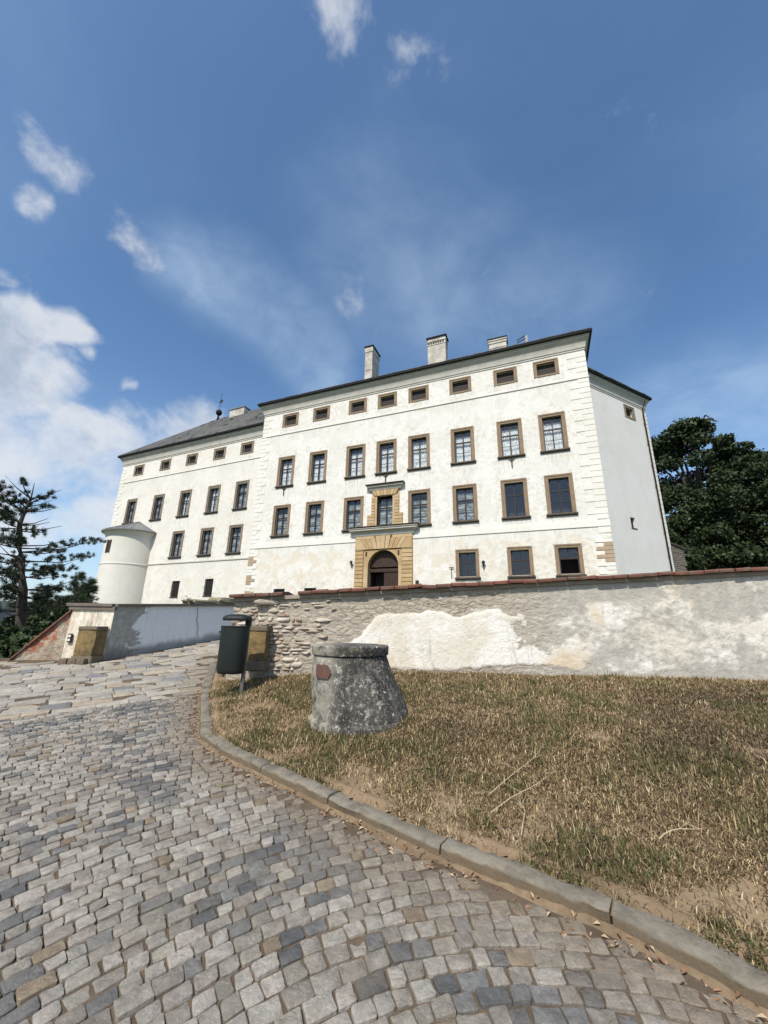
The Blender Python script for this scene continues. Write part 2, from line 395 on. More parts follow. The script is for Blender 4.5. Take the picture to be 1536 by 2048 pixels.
def terrain(x, y):
    """land beyond the road and the lawn"""
    f = forecourt(x, y)
    hx = -7.0+(y-10)*.40 if y < 30 else -26. + (y-30)*.2
    hx = min(hx, -5.5) if y < 14 else min(-5.5, -3.9-(y-14)*.9)
    left = -3.2-.05*max(0, y-10)
    t = sm(hx+.2, hx-5., x)
    z = f*(1-t)+left*t
    t2 = sm(-2.6, -.6, x)
    z = z if t > 0 else min(z, zr(x, min(y, 14))-.25)*(1-t2)+z*t2
    r = math.hypot(x, y); z -= 10*sm(90, 400, r)
    z += .3*noise.noise(Vector((x*.15, y*.15, 0)))*sm(20, 60, r)
    return z

def dirtmat(name, a, b, c3, sc_=3.):
    m = Mat(name, .95, .1); n = m.noise(sc_, 8, .65, .3); f = m.noise(60., 5, .7); p = m.noise(.9, 5, .6)
    c = m.mix(m.ramp(n, .35, .68), a, b); c = m.mix(m.ramp(p, .45, .68, 0, .8), c, c3)
    c = m.mix(m.ramp(f, .55, .75, 0, .5), c, tuple(x*1.6 for x in a))
    m.color(c); m.bump(f, .6, .01); m.bump(n, .5, .04); return m.m
MT['bed'] = dirtmat('sandy_joint_dirt', (.10, .075, .052), (.145, .11, .077), (.07, .052, .037), 5.)
MT['soil'] = dirtmat('dry_lawn_soil', (.21, .15, .092), (.28, .205, .125), (.13, .092, .057))
MT['land'] = simple('green_hillside', (.055, .075, .028), (.085, .10, .04), .12, .95, .5, 2., dist=.2)

def grid_obj(name, xs, ys, fz, mat, keep=None, **props):
    nx, ny = len(xs), len(ys); v = np.zeros((ny, nx, 3))
    for j, y in enumerate(ys):
        for i, x in enumerate(xs): v[j, i] = (x, y, fz(x, y))
    f = []
    for j in range(ny-1):
        for i in range(nx-1):
            if keep is None or keep((xs[i]+xs[i+1])/2, (ys[j]+ys[j+1])/2):
                a = j*nx+i; f.append((a, a+1, a+nx+1, a+nx))
    return np_mesh(name, v.reshape(-1, 3), np.array(f), mat, smooth=True, **props)
gx = np.concatenate((-np.geomspace(3000, 70, 14), np.arange(-60, 61, 3.0), np.geomspace(70, 3000, 14)))
gy = np.concatenate((-np.geomspace(3000, 40, 12), np.arange(-30, 9.1, 3.0), np.arange(10, 80, 2.5), np.geomspace(85, 4000, 16)))
def land_z(x, y):
    z = terrain(x, y)
    if y < 21 and -13 < x < -.4: z = min(z, -.6)
    if y < 11.5 and -14 < x < 12: z = min(z, -1.2 if y < 7 else .1 if x < -2 else z)
    return z
grid_obj('ground', gx, gy, land_z, MT['land'], kind='structure')
def tree_floor(x, y): return land_z(x, y)

# road bed
road = grid_obj('road', np.arange(-13, 4.6, .25), np.arange(-3, 22, .25), lambda x, y: zr(x, y)-.0125+.006*noise.noise(Vector((x*3, y*3, 0))), MT['bed'],
                keep=lambda x, y: (y < 10.2 or (x > -7.2+(y-10.2)*.2)) and x < 3.8-.0*y and not (y > 9 and x > -2.4) and not (x > -2.3 and y > 6.4), kind='structure')

# ------------------------------------------------------------------ paving
def stonecol(x=0., y=0.):
    pd = min(.7, max(.04, .22+.85*noise.noise(Vector((x*1.2, y*1.2, 2.)))))
    if random.random() < pd: c = (.185, .182, .172) if random.random() < .78 else (.125, .126, .125)
    else:
        r = random.random(); c = (.295, .268, .225) if r < .42 else (.365, .338, .292) if r < .94 else (.265, .21, .145)
    k = random.uniform(.82, 1.14); return tuple(x*k*random.uniform(.988, 1.012) for x in c)
def slabcol(x=0., y=0.):
    r = random.random()
    c = (.43, .395, .335) if r < .45 else (.36, .335, .29) if r < .75 else (.44, .375, .28) if r < .9 else (.24, .245, .245)
    k = random.uniform(.85, 1.1); return tuple(x*k for x in c)
def cobblemat(name):
    m = Mat(name, .72, .35)
    geo = m.nt.nodes.new('ShaderNodeNewGeometry').outputs['Position']
    c = m.attr('Col'); n = m.noise(16., 8, .7, .3, vec=geo); f = m.noise(140., 4, .7, vec=geo); d = m.noise(2.2, 6, .6, vec=geo)
    c = m.mix(m.ramp(n, .30, .70, 0, .9), c, m.mix(1., c, (.60, .58, .56), 'MULTIPLY'))
    c = m.mix(m.ramp(m.noise(48., 5, .65, vec=geo), .52, .66, 0, .6), c, m.mix(1., c, (1.35, 1.33, 1.28), 'MULTIPLY'))
    c = m.mix(m.ramp(f, .56, .72, 0, .55), c, m.mix(1., c, (1.5, 1.48, 1.42), 'MULTIPLY'))
    c = m.mix(m.ramp(f, .44, .28, 0, .5), c, m.mix(1., c, (.55, .55, .55), 'MULTIPLY'))
    dust = m.ramp(d, .44, .72, 0, .32)
    c = m.mix(dust, c, (.215, .172, .12))
    m.color(c); m.bump(n, .9, .025); m.bump(f, .6, .006); return m.m
MT['cobble'] = cobblemat('granite_sett')
def stone_ring(corners, rnd):
    """rounded outline from 4 corners"""
    pts = []
    n = len(corners)
    for i in range(n):
        p, q, r_ = Vector(corners[i-1]), Vector(corners[i]), Vector(corners[(i+1) % n])
        a = (p-q); b = (r_-q); la, lb = a.length, b.length
        k = min(rnd, la*.4, lb*.4)*random.uniform(.4, 1.9)
        pts.append(q+a/la*min(k, la*.42)); pts.append(q+b/lb*min(k, lb*.42))
        mm_ = q+b*random.uniform(.35, .65); nn_ = Vector((-b.y, b.x))/lb; pts.append(mm_+nn_*random.uniform(-.0035, .0035))
    return pts
def sett_geom(corners, zf, h, rnd, bev, dome):
    pts = stone_ring([(c[0], c[1]) for c in corners], rnd); n = len(pts)
    c = sum(pts, Vector((0, 0)))/n; v = []
    tilt = (random.gauss(0, .035), random.gauss(0, .035))
    def zt(p): return zf(c.x, c.y)+h+(zf(p.x, p.y)-zf(c.x, c.y))+tilt[0]*(p.x-c.x)+tilt[1]*(p.y-c.y)
    v.append((c.x, c.y, zt(c)+dome))
    for p in pts:
        d = (p-c); L = d.length; q = c+d*max(.3, (L-bev*random.uniform(.7, 1.3))/L); v.append((q.x, q.y, zt(q)+random.uniform(-.002, .002)))
    for p in pts:
        v.append((p.x, p.y, zt(p)-bev*.75))
    for p in pts: v.append((p.x, p.y, zf(p.x, p.y)-.06))
    f = [(0, 1+i, 1+(i+1) % n) for i in range(n)]
    for k in range(2):
        for i in range(n): f.append((1+k*n+i, 1+(k+1)*n+i, 1+(k+1)*n+(i+1) % n, 1+k*n+(i+1) % n))
    return v, f
CAMP = np.array((0, 0, 1.6))
def in_view(x, y, z, pad=1.12):
    v = Vector((x, y, z-1.6)); d = v.dot(_f)
    if d < .1: return False
    return abs(v.dot(_r2)/d*FPX) < 768*pad and abs(v.dot(_u2)/d*FPX) < 1024*pad
BND = lambda x: 7.17+(x+2.78)*.706       # setts below this line, slabs above
def bwall_x(y): return -6.58+(y-10.0)*.409 if y >= 9.9 else -60
setts = []
CX, CY = .76, .08
r = 1.2
while r < 9.5:
    wdt = random.uniform(.080, .102)
    t = random.uniform(0, .1)/r; tmax = 2*math.pi
    a = R(-62)
    while a < R(95):
        ln = random.choice((random.uniform(.075, .10), random.uniform(.09, .12), random.uniform(.105, .145)))
        da = ln/r
        def P(rr, aa):
            wob = .025*math.sin(aa*3+1.3)+.03*noise.noise(Vector((rr*1.1, aa*2.4, 1.7)))
            return (CX-(rr+wob)*math.sin(aa), CY+(rr+wob)*math.cos(aa))
        g = .0044; j = lambda: random.uniform(-.0055, .0055)
        G = g*1.35; J = lambda: j()*.7
        cs = [P(r+G+J(), a+da-g/r+j()/r*1.3), P(r+G+J(), a+g/r+j()/r*1.3), P(r+wdt-G+J(), a+g/r+j()/r*1.3), P(r+wdt-G+J(), a+da-g/r+j()/r*1.3)]
        mx_, my_ = P(r+wdt/2, a+da/2); a += da
        if my_ < .9 or my_ > BND(mx_)-.04 or mx_ < -6.8: continue
        d, lawn = kdist(mx_, my_)
        if lawn or d < .03: continue
        setts.append((cs, mx_, my_, d))
    r += wdt
def place_stones(lst, name, stuffname, stufflabel, colf, hh, rnd, bev, dome, nmax=300):
    sized = []
    for cs, x, y, d in lst:
        z = zr(x, y)
        if not in_view(x, y, z, 2.8): continue
        vis = in_view(x, y, z, 1.0)
        A = abs(sum(cs[i][0]*cs[(i+1) % 4][1]-cs[(i+1) % 4][0]*cs[i][1] for i in range(4)))/2
        dist = math.sqrt(x*x+y*y+(z-1.6)**2)
        area = A*abs(1.6-z)/dist**3
        sized.append((area if vis else area*.01, cs, x, y, d))
    sized.sort(key=lambda t: -t[0])
    V = []; F = []; Cc = []
    for i, (ar, cs, x, y, d) in enumerate(sized):
        h = hh*random.gauss(0, 1)
        if random.random() < .05: h -= .004
        h -= .010*sm(.25, .06, d)
        v, f = sett_geom(cs, zr, h, rnd, bev, dome)
        c = colf(x, y)
        if d < .5:
            k = sm(.55, .12, d)*.6; c = tuple(a*(1-k)+b*k for a, b in zip(c, (.24, .19, .13)))
        if i < nmax:
            MB().add(v, f).build(name, MT['cobble'], road, smooth=35, colors=[(*c, 1)]*len(v))
        else:
            o = len(V); V += v; F += [tuple(k+o for k in ff) for ff in f]; Cc += [(*c, 1)]*len(v)
    m = MB(); m.v, m.f = V, F
    if V: m.build(stuffname, MT['cobble'], road, smooth=35, colors=Cc, kind='stuff')
place_stones(setts, 'paving_sett', 'far_setts', '', stonecol, .0035, .0055, .0045, .000)
# slabs: courses along the boundary line
slabs = []
bd = Vector((.817, .577)); bn = Vector((-.577, .817)); b0 = Vector((-2.78, 7.17))
q = 0.
row = 0
while q < 9.:
    wd = random.uniform(.20, .30); s = -9.5+random.uniform(0, .3)
    while s < 3.5:
        ln = random.uniform(.28, .55)
        g = .006; j = lambda: random.uniform(-.010, .010)
        def P2(ss, qq):
            wv = .05*noise.noise(Vector((ss*.8, qq*.8, 5.)))
            p = b0+bd*ss+bn*(qq+wv); return (p.x, p.y)
        cs = [P2(s+g+j(), q+g+j()), P2(s+ln-g+j(), q+g+j()), P2(s+ln-g+j(), q+wd-g+j()), P2(s+g+j(), q+wd-g+j())]
        mx_, my_ = P2(s+ln/2, q+wd/2); s += ln
        if mx_ < -12 or my_ > 16.5: continue
        d, lawn = kdist(mx_, my_)
        if (lawn and my_ < 9) or d < .07: continue
        if my_ > 8.6 and mx_ > -3.0+(8-my_)*.25: continue
        if mx_ < bwall_x(my_)+.2: continue
        if my_ > 9.75 and mx_ < -6.5: continue
        slabs.append((cs, mx_, my_, d))
    q += wd
place_stones(slabs, 'paving_slab', 'far_slabs', '', slabcol, .006, .012, .008, .002)

# kerb
def kerbmat():
    m = Mat('worn_granite_kerb', .9, .15); geo = m.nt.nodes.new('ShaderNodeNewGeometry').outputs['Position']
    n = m.noise(5., 8, .7, .3, vec=geo); f_ = m.noise(45., 6, .7, vec=geo); sp = m.nt.nodes.new('ShaderNodeSeparateColor'); m.L(m.attr('Col'), sp.inputs[0])
    c = m.mix(m.ramp(n, .35, .65), (.235, .21, .165), (.13, .114, .088)); c = m.mix(m.ramp(f_, .5, .68, 0, .6), c, (.17, .155, .13))
    soil = m.ramp(m.math('ADD', sp.outputs[0], m.math('MULTIPLY', m.math('SUBTRACT', n, .5), 1.9)), .85, .45)
    c = m.mix(soil, c, m.mix(f_, (.10, .075, .05), (.17, .13, .085)))
    m.color(c); m.bump(n, .6, .03); m.bump(f_, .7, .010); return m.m
MT['kerb'] = kerbmat()
kerb = empty('kerb', (0, 0, 0), kind='structure')
cum_l = [0]
for i in range(len(KERB)-1): cum_l.append(cum_l[-1]+math.dist(KERB[i], KERB[i+1]))
def kpt(s):
    s = min(max(s, 0), cum_l[-1]-1e-6)
    for i in range(len(KERB)-1):
        if s <= cum_l[i+1]:
            t = (s-cum_l[i])/(cum_l[i+1]-cum_l[i]); a, b = Vector(KERB[i]), Vector(KERB[i+1])
            return a.lerp(b, t)
def knorm(s):
    a, b = kpt(s-.08), kpt(s+.08); d = (b-a).normalized(); return Vector((-d.y, d.x))   # towards the lawn
s = 1.2
while s < cum_l[-1]-.3:
    L = random.uniform(.72, 1.02); e = min(s+L-.014, cum_l[-1]-.02); n = 16
    m = MB(); prof = [(-.0, -.15), (.0, .040), (.006, .058), (.018, .067), (.085, .072), (.125, .068), (.138, .045), (.14, -.15)]
    dz = random.uniform(-.018, .016); lean = random.uniform(-.02, .02)
    for i in range(n+1):
        t = s+(e-s)*i/n; p = kpt(t); nn = knorm(t)
        for k, (a, h) in enumerate(prof):
            wob = (.012*noise.noise(Vector((t*5, k*1.7, 2)))+.012*noise.noise(Vector((t*17, k*2.3, 5)))) if 0 < k < 7 else 0
            x = p.x+nn.x*(a+wob+lean*h); y = p.y+nn.y*(a+wob+lean*h)
            m.v.append((x, y, zr(p.x, p.y)+h+dz+wob*.8))
    k = len(prof)
    for i in range(n):
        for q in range(k-1): m.f.append((i*k+q, (i+1)*k+q, (i+1)*k+q+1, i*k+q+1))
    m.f.append(tuple(reversed(range(k)))); m.f.append(tuple(range(n*k, n*k+k)))
    m.f = [tuple(reversed(f)) for f in m.f]
    kc = []
    for i in range(n+1):
        for k_ in range(len(prof)):
            q_ = (.42, 0, 0, 1) if k_ < 2 else (1, 0, 0, 1) if k_ in (2, 3, 4) else (.8, 0, 0, 1)
            kc.append(q_)
    m.build('kerbstone', MT['kerb'], kerb, smooth=40, colors=kc)
    s += L

# lawn
def lawn_keep(x, y):
    d, l = kdist(x, y); return l and d > .085 and y < wall_y(x)+.25 and x > -3.05
def lawn_z2(x, y):
    d, l = kdist(x, y)
    return zlawn(x, y, d if l else 0.)-.012
lawn = grid_obj('lawn', np.arange(-3.2, 9.6, .1), np.arange(-.6, 8.3, .1), lawn_z2, MT['soil'], keep=lawn_keep, kind='structure')

# soil packed against the back of the kerb
m = MB(); n = 260; offs = (.10, .135, .17, .22, .28)
for i in range(n+1):
    s_ = .9+(cum_l[-1]-1.3)*i/n; p = kpt(s_); nn = knorm(s_)
    for k, o_ in enumerate(offs):
        x_, y_ = p.x+nn.x*o_, p.y+nn.y*o_
        zz_ = zr(p.x, p.y)+.052+.018*noise.noise(Vector((x_*7, y_*7, 1.))) if k < 2 else zlawn(x_, y_)+.004-(.05 if k == 4 else 0)
        m.v.append((x_, y_, zz_))
for i in range(n):
    for k in range(4): m.f.append((i*5+k, (i+1)*5+k, (i+1)*5+k+1, i*5+k+1))
m.build('soil_edge', MT['soil'], lawn, smooth=True)

# ------------------------------------------------------------------ castle
def stain_cols(verts, wins, z_lines):
    out_ = []
    for (u, v, z) in verts:
        st = 0.; pk = .10
        for (a, b, c, d) in wins:
            if a-.45 < u < b+.45:
                dz = c-.15-z
                if 0 <= dz < 2.6: st = max(st, (1-dz/2.6)**1.4*(1. if a-.2 < u < b+.2 else .5))
            ex = max(a-.3-u, u-b-.3, 0); ez = max(c-.3-z, z-d-.3, 0); q = math.hypot(ex, ez); pk = max(pk, .85*math.exp(-q*1.6))
        for zl in z_lines:
            dz = zl-z
            if -.02 <= dz < 1.2: st = max(st, .55*(1-dz/1.2))
        out_.append((st, pk, 0, 1))
    return out_
def wall_panel(m, u0, u1, z0, z1, v, openings, depth=.45, axis=None, grid=None):
    """flat wall at local y=v facing -y with rectangular openings and their reveals"""
    us = sorted({u0, u1, *[o[0] for o in openings], *[o[1] for o in openings]}); zs = sorted({z0, z1, *[o[2] for o in openings], *[o[3] for o in openings]})
    if grid: us = sorted(set(us) | set(np.arange(u0, u1, grid).tolist())); zs = sorted(set(zs) | set(np.arange(z0, z1, grid).tolist()))
    us = [u for u in us if u0 <= u <= u1]; zs = [z for z in zs if z0 <= z <= z1]
    for i in range(len(us)-1):
        for j in range(len(zs)-1):
            cu, cz = (us[i]+us[i+1])/2, (zs[j]+zs[j+1])/2
            if any(o[0] < cu < o[1] and o[2] < cz < o[3] for o in openings): continue
            m.add([(us[i], v, zs[j]), (us[i+1], v, zs[j]), (us[i+1], v, zs[j+1]), (us[i], v, zs[j+1])], [(0, 1, 2, 3)])
    for a, b, c, d in openings:
        m.add([(a, v, c), (a, v+depth, c), (a, v+depth, d), (a, v, d)], [(0, 1, 2, 3)])
        m.add([(b, v, c), (b, v, d), (b, v+depth, d), (b, v+depth, c)], [(0, 1, 2, 3)])
        m.add([(a, v, d), (a, v+depth, d), (b, v+depth, d), (b, v, d)], [(0, 1, 2, 3)])
        m.add([(a, v, c), (b, v, c), (b, v+depth, c), (a, v+depth, c)], [(0, 1, 2, 3)])
def frame_geom(w, h, t, proud, back):
    """stone surround: outer w x h, band t, two fasciae, centred on x=0, foot at z=0 (no bottom band when t_b = 0)"""
    m = MB()
    def ring(a0, a1, y0, y1):
        x0, x1, zt = w/2-a0, w/2-a1, h
        m.box(-x0, -x1, y0, y1, 0, h-a0); m.box(x1, x0, y0, y1, 0, h-a0)
        m.box(-x1, x1, y0, y1, h-a1, h-a0)
    ring(0, t*.42, -proud, back); ring(t*.42+.001, t, -proud*.45, back)
    return m
MESH = {}
def shared(key, fn, mat, smooth=False):
    if key not in MESH:
        m = fn(); me = bpy.data.meshes.new(key[0]); me.from_pydata(m.v, [], m.f); me.update(); me.materials.append(mat)
        if smooth: me.polygons.foreach_set('use_smooth', [True]*len(me.polygons))
        MESH[key] = me
    return MESH[key]
def inst(name, me, parent, loc=(0, 0, 0), rz=0):
    o = bpy.data.objects.new(name, me); col.objects.link(o); o.parent = parent; o.location = loc; o.rotation_euler = (0, 0, rz); return o
def curtain_geom(w, z0, z1, folds=9, amp=.035, seed=0, scallop=True):
    m = MB(); n = 60; rr = random.Random(seed); ph = rr.uniform(0, 6)
    for i in range(n+1):
        x = -w/2+w*i/n; t = i/n
        y = amp*(math.sin(t*folds*6.283+ph)+.5*math.sin(t*folds*11.+ph*2))
        for z in (z0, (z0+z1)/2, z1): m.v.append((x, y*(1 if z < z1 else .5), z))
    for i in range(n):
        for k in range(2): m.f.append((i*3+k, (i+1)*3+k, (i+1)*3+k+1, i*3+k+1))
    return m
def blind_geom(w, z0, z1, seed=0):
    m = MB(); n = 26; rr = random.Random(seed)
    for i in range(n+1):
        z = z0+(z1-z0)*i/n; y = .03*math.sin(i*1.9+seed)
        for x in (-w/2, 0, w/2): m.v.append((x, y+.01*math.sin(x*3), z))
    for i in range(n):
        for k in range(2): m.f.append((i*3+k, i*3+k+1, (i+1)*3+k+1, (i+1)*3+k))
    return m
def tall_window(parent, u, z0, w, h, kind, seed, frame='sand', v=0., t=.27, sash='sash', open_low=False, sill=True, label=None, proud=.06, rows=(.36, .68)):
    """part window (its stone surround) > sill, sash, pane, curtain"""
    me = shared(('window', w, h, t, frame), lambda: frame_geom(w, h, t, proud, .12), MT[frame])
    win = inst('window', me, parent, (u, v, z0))
    if label: win['label'] = label
    ow, oh = w-2*t, h-t
    if sill:
        sl = shared(('sill', w, frame == 'sand_dark'), lambda: MB().box(-w/2-.08, w/2+.08, -.17, .10, -.13, -.03).box(-w/2-.03, w/2+.03, -.10, .10, -.2, -.131), MT['sill'])
        inst('sill', sl, win)
        me2 = shared(('sill_slab', w, t), lambda: MB().box(-ow/2-.001, ow/2+.001, -.02, .34, -.03, .02), MT['sand_dark'])
        inst('sill_board', me2, win)
    y = .20
    zt = oh*(1-rows[0]); zm = oh*(1-rows[1])
    def sashg():
        m = MB(); b = .075
        m.box(-ow/2, -ow/2+b, y, y+.07, .02, oh); m.box(ow/2-b, ow/2, y, y+.07, .02, oh)
        m.box(-ow/2+b, ow/2-b, y, y+.07, oh-b, oh); m.box(-ow/2+b, ow/2-b, y, y+.07, .02, .02+b)
        m.box(-ow/2+b, ow/2-b, y-.025, y+.07, zt-.05, zt+.05)
        if open_low:
            m.box(-.035, .035, y, y+.07, zt+.05, oh-b)
        else:
            m.box(-.045, .045, y-.012, y+.07, .02+b, zt-.05); m.box(-.035, .035, y, y+.07, zt+.05, oh-b)
            if zm > .2: m.box(-ow/2+b, -.045, y+.012, y+.055, zm-.014, zm+.014); m.box(.045, ow/2-b, y+.012, y+.055, zm-.014, zm+.014)
        return m
    inst('sash', shared(('sash', w, h, t, sash, open_low, zm), sashg, MT[sash]), win)
    b = .075
    cells = [(zt+.05, oh-b)]
    if not open_low: cells += ([(zm+.014, zt-.05), (.02+b, zm-.014)] if zm > .2 else [(.02+b, zt-.05)])
    for (c0, c1) in cells:
        for sx in (-1, 1):
            wx = ow/2-b-.035; x0 = .035
            pm = shared(('pane', round(wx, 3), round(c1-c0, 3)), lambda: MB().box(0, wx, 0, .006, 0, c1-c0), MT['glass'])
            inst('pane', pm, win, ((x0 if sx > 0 else -x0-wx), y+.03+random.uniform(-.003, .003), c0), random.gauss(0, .02))
    if kind == 'lace':
        cm = shared(('curtain', w, h, seed % 4), lambda: curtain_geom(ow-.1, .06, oh-.35 if seed % 4 else oh-.22, 7+seed % 3, .03, seed), MT['lace'], True)
        inst('curtain', cm, win, (0, y+.22, 0))
    elif kind == 'gauze':
        cm = shared(('curtain_g', w, h, seed % 4), lambda: blind_geom(ow-.06, .06, oh-.30 if seed % 3 else oh-.55, seed), MT['gauze'], True)
        inst('curtain', cm, win, (0, y+.16, 0))
    return win
def attic_window(parent, u, z0, w, h, frame='sand', v=0., t=.26):
    def fr():
        m = frame_geom(w, h, t, .05, .12)
        m.box(-w/2+t, w/2-t, -.05, .12, .0, t*.55); return m
    win = inst('window', shared(('attic_window', w, h, frame), fr, MT[frame]), parent, (u, v, z0))
    ow = w-2*t; z_0, z_1 = t*.55, h-t
    n = 4
    for i in range(n):
        a = z_0+(z_1-z_0)*i/n; bz = z_0+(z_1-z_0)*(i+1)/n
        inst('shutter_board', shared(('shutter_board', w, h), lambda: MB().cbox(-ow/2, ow/2, 0, .03, .004, (z_1-z_0)/n-.004, .006), MT['attic']), win, (0, .26+random.uniform(-.004, .004), a))
    return win

# ---- main block
MA = empty('castle_main_block', (.195, 31.0, 0), math.atan2(-.37558, .92679), label='large white four-storey castle block with sandstone window frames and ochre arched portal', category='castle')
UL, UR, ZB, ZT = -13.6, 15.88, 1.5, 22.25
COLS = [-10.38, -6.87, -3.02, -.09, 2.82, 6.45, 10.07, 13.1]
ops = []
for i, u in enumerate(COLS):
    ops.append((u-.66, u+.66, 14.17, 16.85)); ops.append((u-.66, u+.66, 20.45, 21.5))
    if i != 3: ops.append((u-.66, u+.66, 9.35, 11.95))
GC = [6.45, 10.12, 13.22]
for u in GC: ops.append((u-.62, u+.62, 5.14, 6.90))
ops.append((-2.45, 2.10, 2.6, 8.5))           # portal
ops.append((-.81, .57, 9.2, 11.95))           # window over the portal
ops += [(-10.5, -9.34, 3.3, 4.52), (-7.36, -6.2, 3.3, 4.55)]
m = MB(); wall_panel(m, UL, UR, ZB, ZT+.6, 0, ops, .5, grid=.33)
m.add([(UL, 0, ZB), (UL, 12, ZB), (UL, 12, ZT+.6), (UL, 0, ZT+.6)], [(3, 2, 1, 0)][::-1])
m.add([(UR, 0, ZB), (UR, 12, ZB), (UR, 12, ZT+.6), (UR, 0, ZT+.6)], [(0, 1, 2, 3)])
m.add([(UL, 12, ZB), (UR, 12, ZB), (UR, 12, ZT+.6), (UL, 12, ZT+.6)], [(3, 2, 1, 0)])
m.build('wall', MT['plaster'], MA, colors=stain_cols(m.v, [o_ for o_ in ops if o_[3]-o_[2] < 3], (19.5, 8.2)))
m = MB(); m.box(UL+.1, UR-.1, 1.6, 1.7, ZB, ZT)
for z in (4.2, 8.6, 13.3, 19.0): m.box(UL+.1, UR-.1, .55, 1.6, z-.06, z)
m.build('dark_room_backing', MT['interior'], MA)
random.seed(11)
for i, u in enumerate(COLS):
    attic_window(MA, u, 20.33, 1.83, 1.43)
    tall_window(MA, u, 14.12, 1.86, 2.98, 'lace', i)
    if i != 3: tall_window(MA, u, 9.33, 1.86, 2.88, 'gauze' if i < 6 else 'none', i, sash='sash_black' if i > 5 else 'sash')
for k, u in enumerate(GC): tall_window(MA, u, 5.10, 1.70, 2.05, 'none', k, t=.24, open_low=(k == 2), rows=(.40, 2.) if k == 2 else (.40, .72), label='ground-floor window with its lower sashes open' if k == 2 else None)
for (a, b, c, d) in ((-10.5, -9.34, 3.3, 4.52), (-7.36, -6.2, 3.3, 4.55)):
    win = MB().box(a, b, .18, .22, c, d).build('cellar_window', MT['attic'], MA)
    for k in range(5): MB().box(a+.1+k*.24, a+.125+k*.24, .10, .125, c, d).build('bar', MT['iron'], win)
# string courses
MB().sweep([(.0, 19.50), (.075, 19.56), (.075, 19.64), (0, 19.66)], [(UL-.001, 0, -1, -1), (UR+.001, 0, 1, -1), (UR, 6, 1, 0)]).build('string_course', MT['plaster_quoin'], MA)
for a, b in ((UL, -2.64), (2.29, UR)):
    MB().box(a-(.05 if a == UL else 0), b+(.05 if b == UR else 0), -.06, .01, 8.22, 8.62).box(a-(.02 if a == UL else 0), b+(.02 if b == UR else 0), -.03, .01, 8.621, 8.75).build('string_course', MT['plaster_quoin'], MA)
# cornice + gutter
cp = [(0.0, 21.98), (.05, 21.98), (.05, 22.10), (.10, 22.14), (.12, 22.32), (.16, 22.52), (.25, 22.72), (.38, 22.84), (.38, 22.93), (.43, 22.95), (.47, 23.08), (.47, 23.12), (-.1, 23.12)]
path = [(UL, 6, -1, 0), (UL, 0, -1, -1), (UR, 0, 1, -1), (UR, 9, 1, 0)]
MB().sweep(cp, path).build('cornice', MT['trim'], MA, smooth=30)
gp = [(.42, 23.06), (.54, 23.02), (.62, 23.08), (.64, 23.26), (.60, 23.28), (.42, 23.22)]
MB().sweep(gp, path).build('gutter', MT['gutter'], MA, smooth=30)
# hipped roof
e = .58; ze = 23.21; dp = 12.; hr = (dp+2*e)/2*math.tan(R(27))
rv = [(UL-e, -e, ze), (UR+e, -e, ze), (UR+e, dp+e, ze), (UL-e, dp+e, ze), (UL+5.5, dp/2, ze+hr), (UR-5.5, dp/2, ze+hr)]
roof = MB().add(rv, [(0, 1, 5, 4), (1, 2, 5), (2, 3, 4, 5), (3, 0, 4)]).build('roof', MT['slate'], MA)
# ragged slates along the eave
for i in range(62):
    u = UL-e+.25+i*.505
    if u > UR+e-.5: break
    MB().box(u, u+.48, -e-.06-random.uniform(0, .03), -e+.35, ze+.03+random.uniform(0, .03), ze+.07+random.uniform(0, .05)).build('slate', MT['slate'], roof)
# chimneys
def chimney(u0, u1, v0, v1, z0, z1, bands):
    c = MB().box(u0, u1, v0, v1, z0, z1).build('chimney', MT['chimney'], MA)
    for (a, b, o_) in bands: MB().box(u0-o_, u1+o_, v0-o_, v1+o_, a, b).build('band', MT['chimney'], c)
    MB().box(u0-.12, u1+.12, v0-.12, v1+.12, z1+.001, z1+.10).build('cap', MT['gutter'], c)
    return c
chimney(-3.42, -2.62, 2.0, 3.75, 23.5, 29.05, [(28.45, 28.95, .05), (26.3, 26.42, .04)])
c2 = chimney(3.16, 4.88, 2.0, 2.9, 23.5, 28.15, [(27.75, 27.85, .06), (27.35, 27.42, .05)])
for k in range(7): MB().box(3.22+k*.23, 3.36+k*.23, 1.92, 1.999, 27.52, 27.66).build('vent', MT['iron'], c2)
chimney(8.8, 10.28, 2.0, 2.9, 23.5, 26.35, [(25.45, 25.52, .05), (25.95, 26.1, .06), (26.2, 26.3, .09)])
# metal cowl on the eave
cw = MB().box(11.86, 12.06, 1.9, 2.1, 23.4, 25.95).build('roof_vent', MT['lead'], MA)
MB().add([(11.15, 1.98, 25.42), (11.95, 1.98, 25.72), (11.95, 1.98, 25.80), (11.15, 1.98, 25.50), (11.15, 2.02, 25.42), (11.95, 2.02, 25.72), (11.95, 2.02, 25.80), (11.15, 2.02, 25.50)], [(0,1,2,3), (7,6,5,4), (0,4,5,1), (1,5,6,2), (2,6,7,3), (3,7,4,0)]).build('fin', MT['gutter'], cw)
MB().add([(11.15, 1.98, 25.66), (11.95, 1.98, 26.02), (11.95, 1.98, 26.10), (11.15, 1.98, 25.74), (11.15, 2.02, 25.66), (11.95, 2.02, 26.02), (11.95, 2.02, 26.10), (11.15, 2.02, 25.74)], [(0,1,2,3), (7,6,5,4), (0,4,5,1), (1,5,6,2), (2,6,7,3), (3,7,4,0)]).build('fin', MT['gutter'], cw)
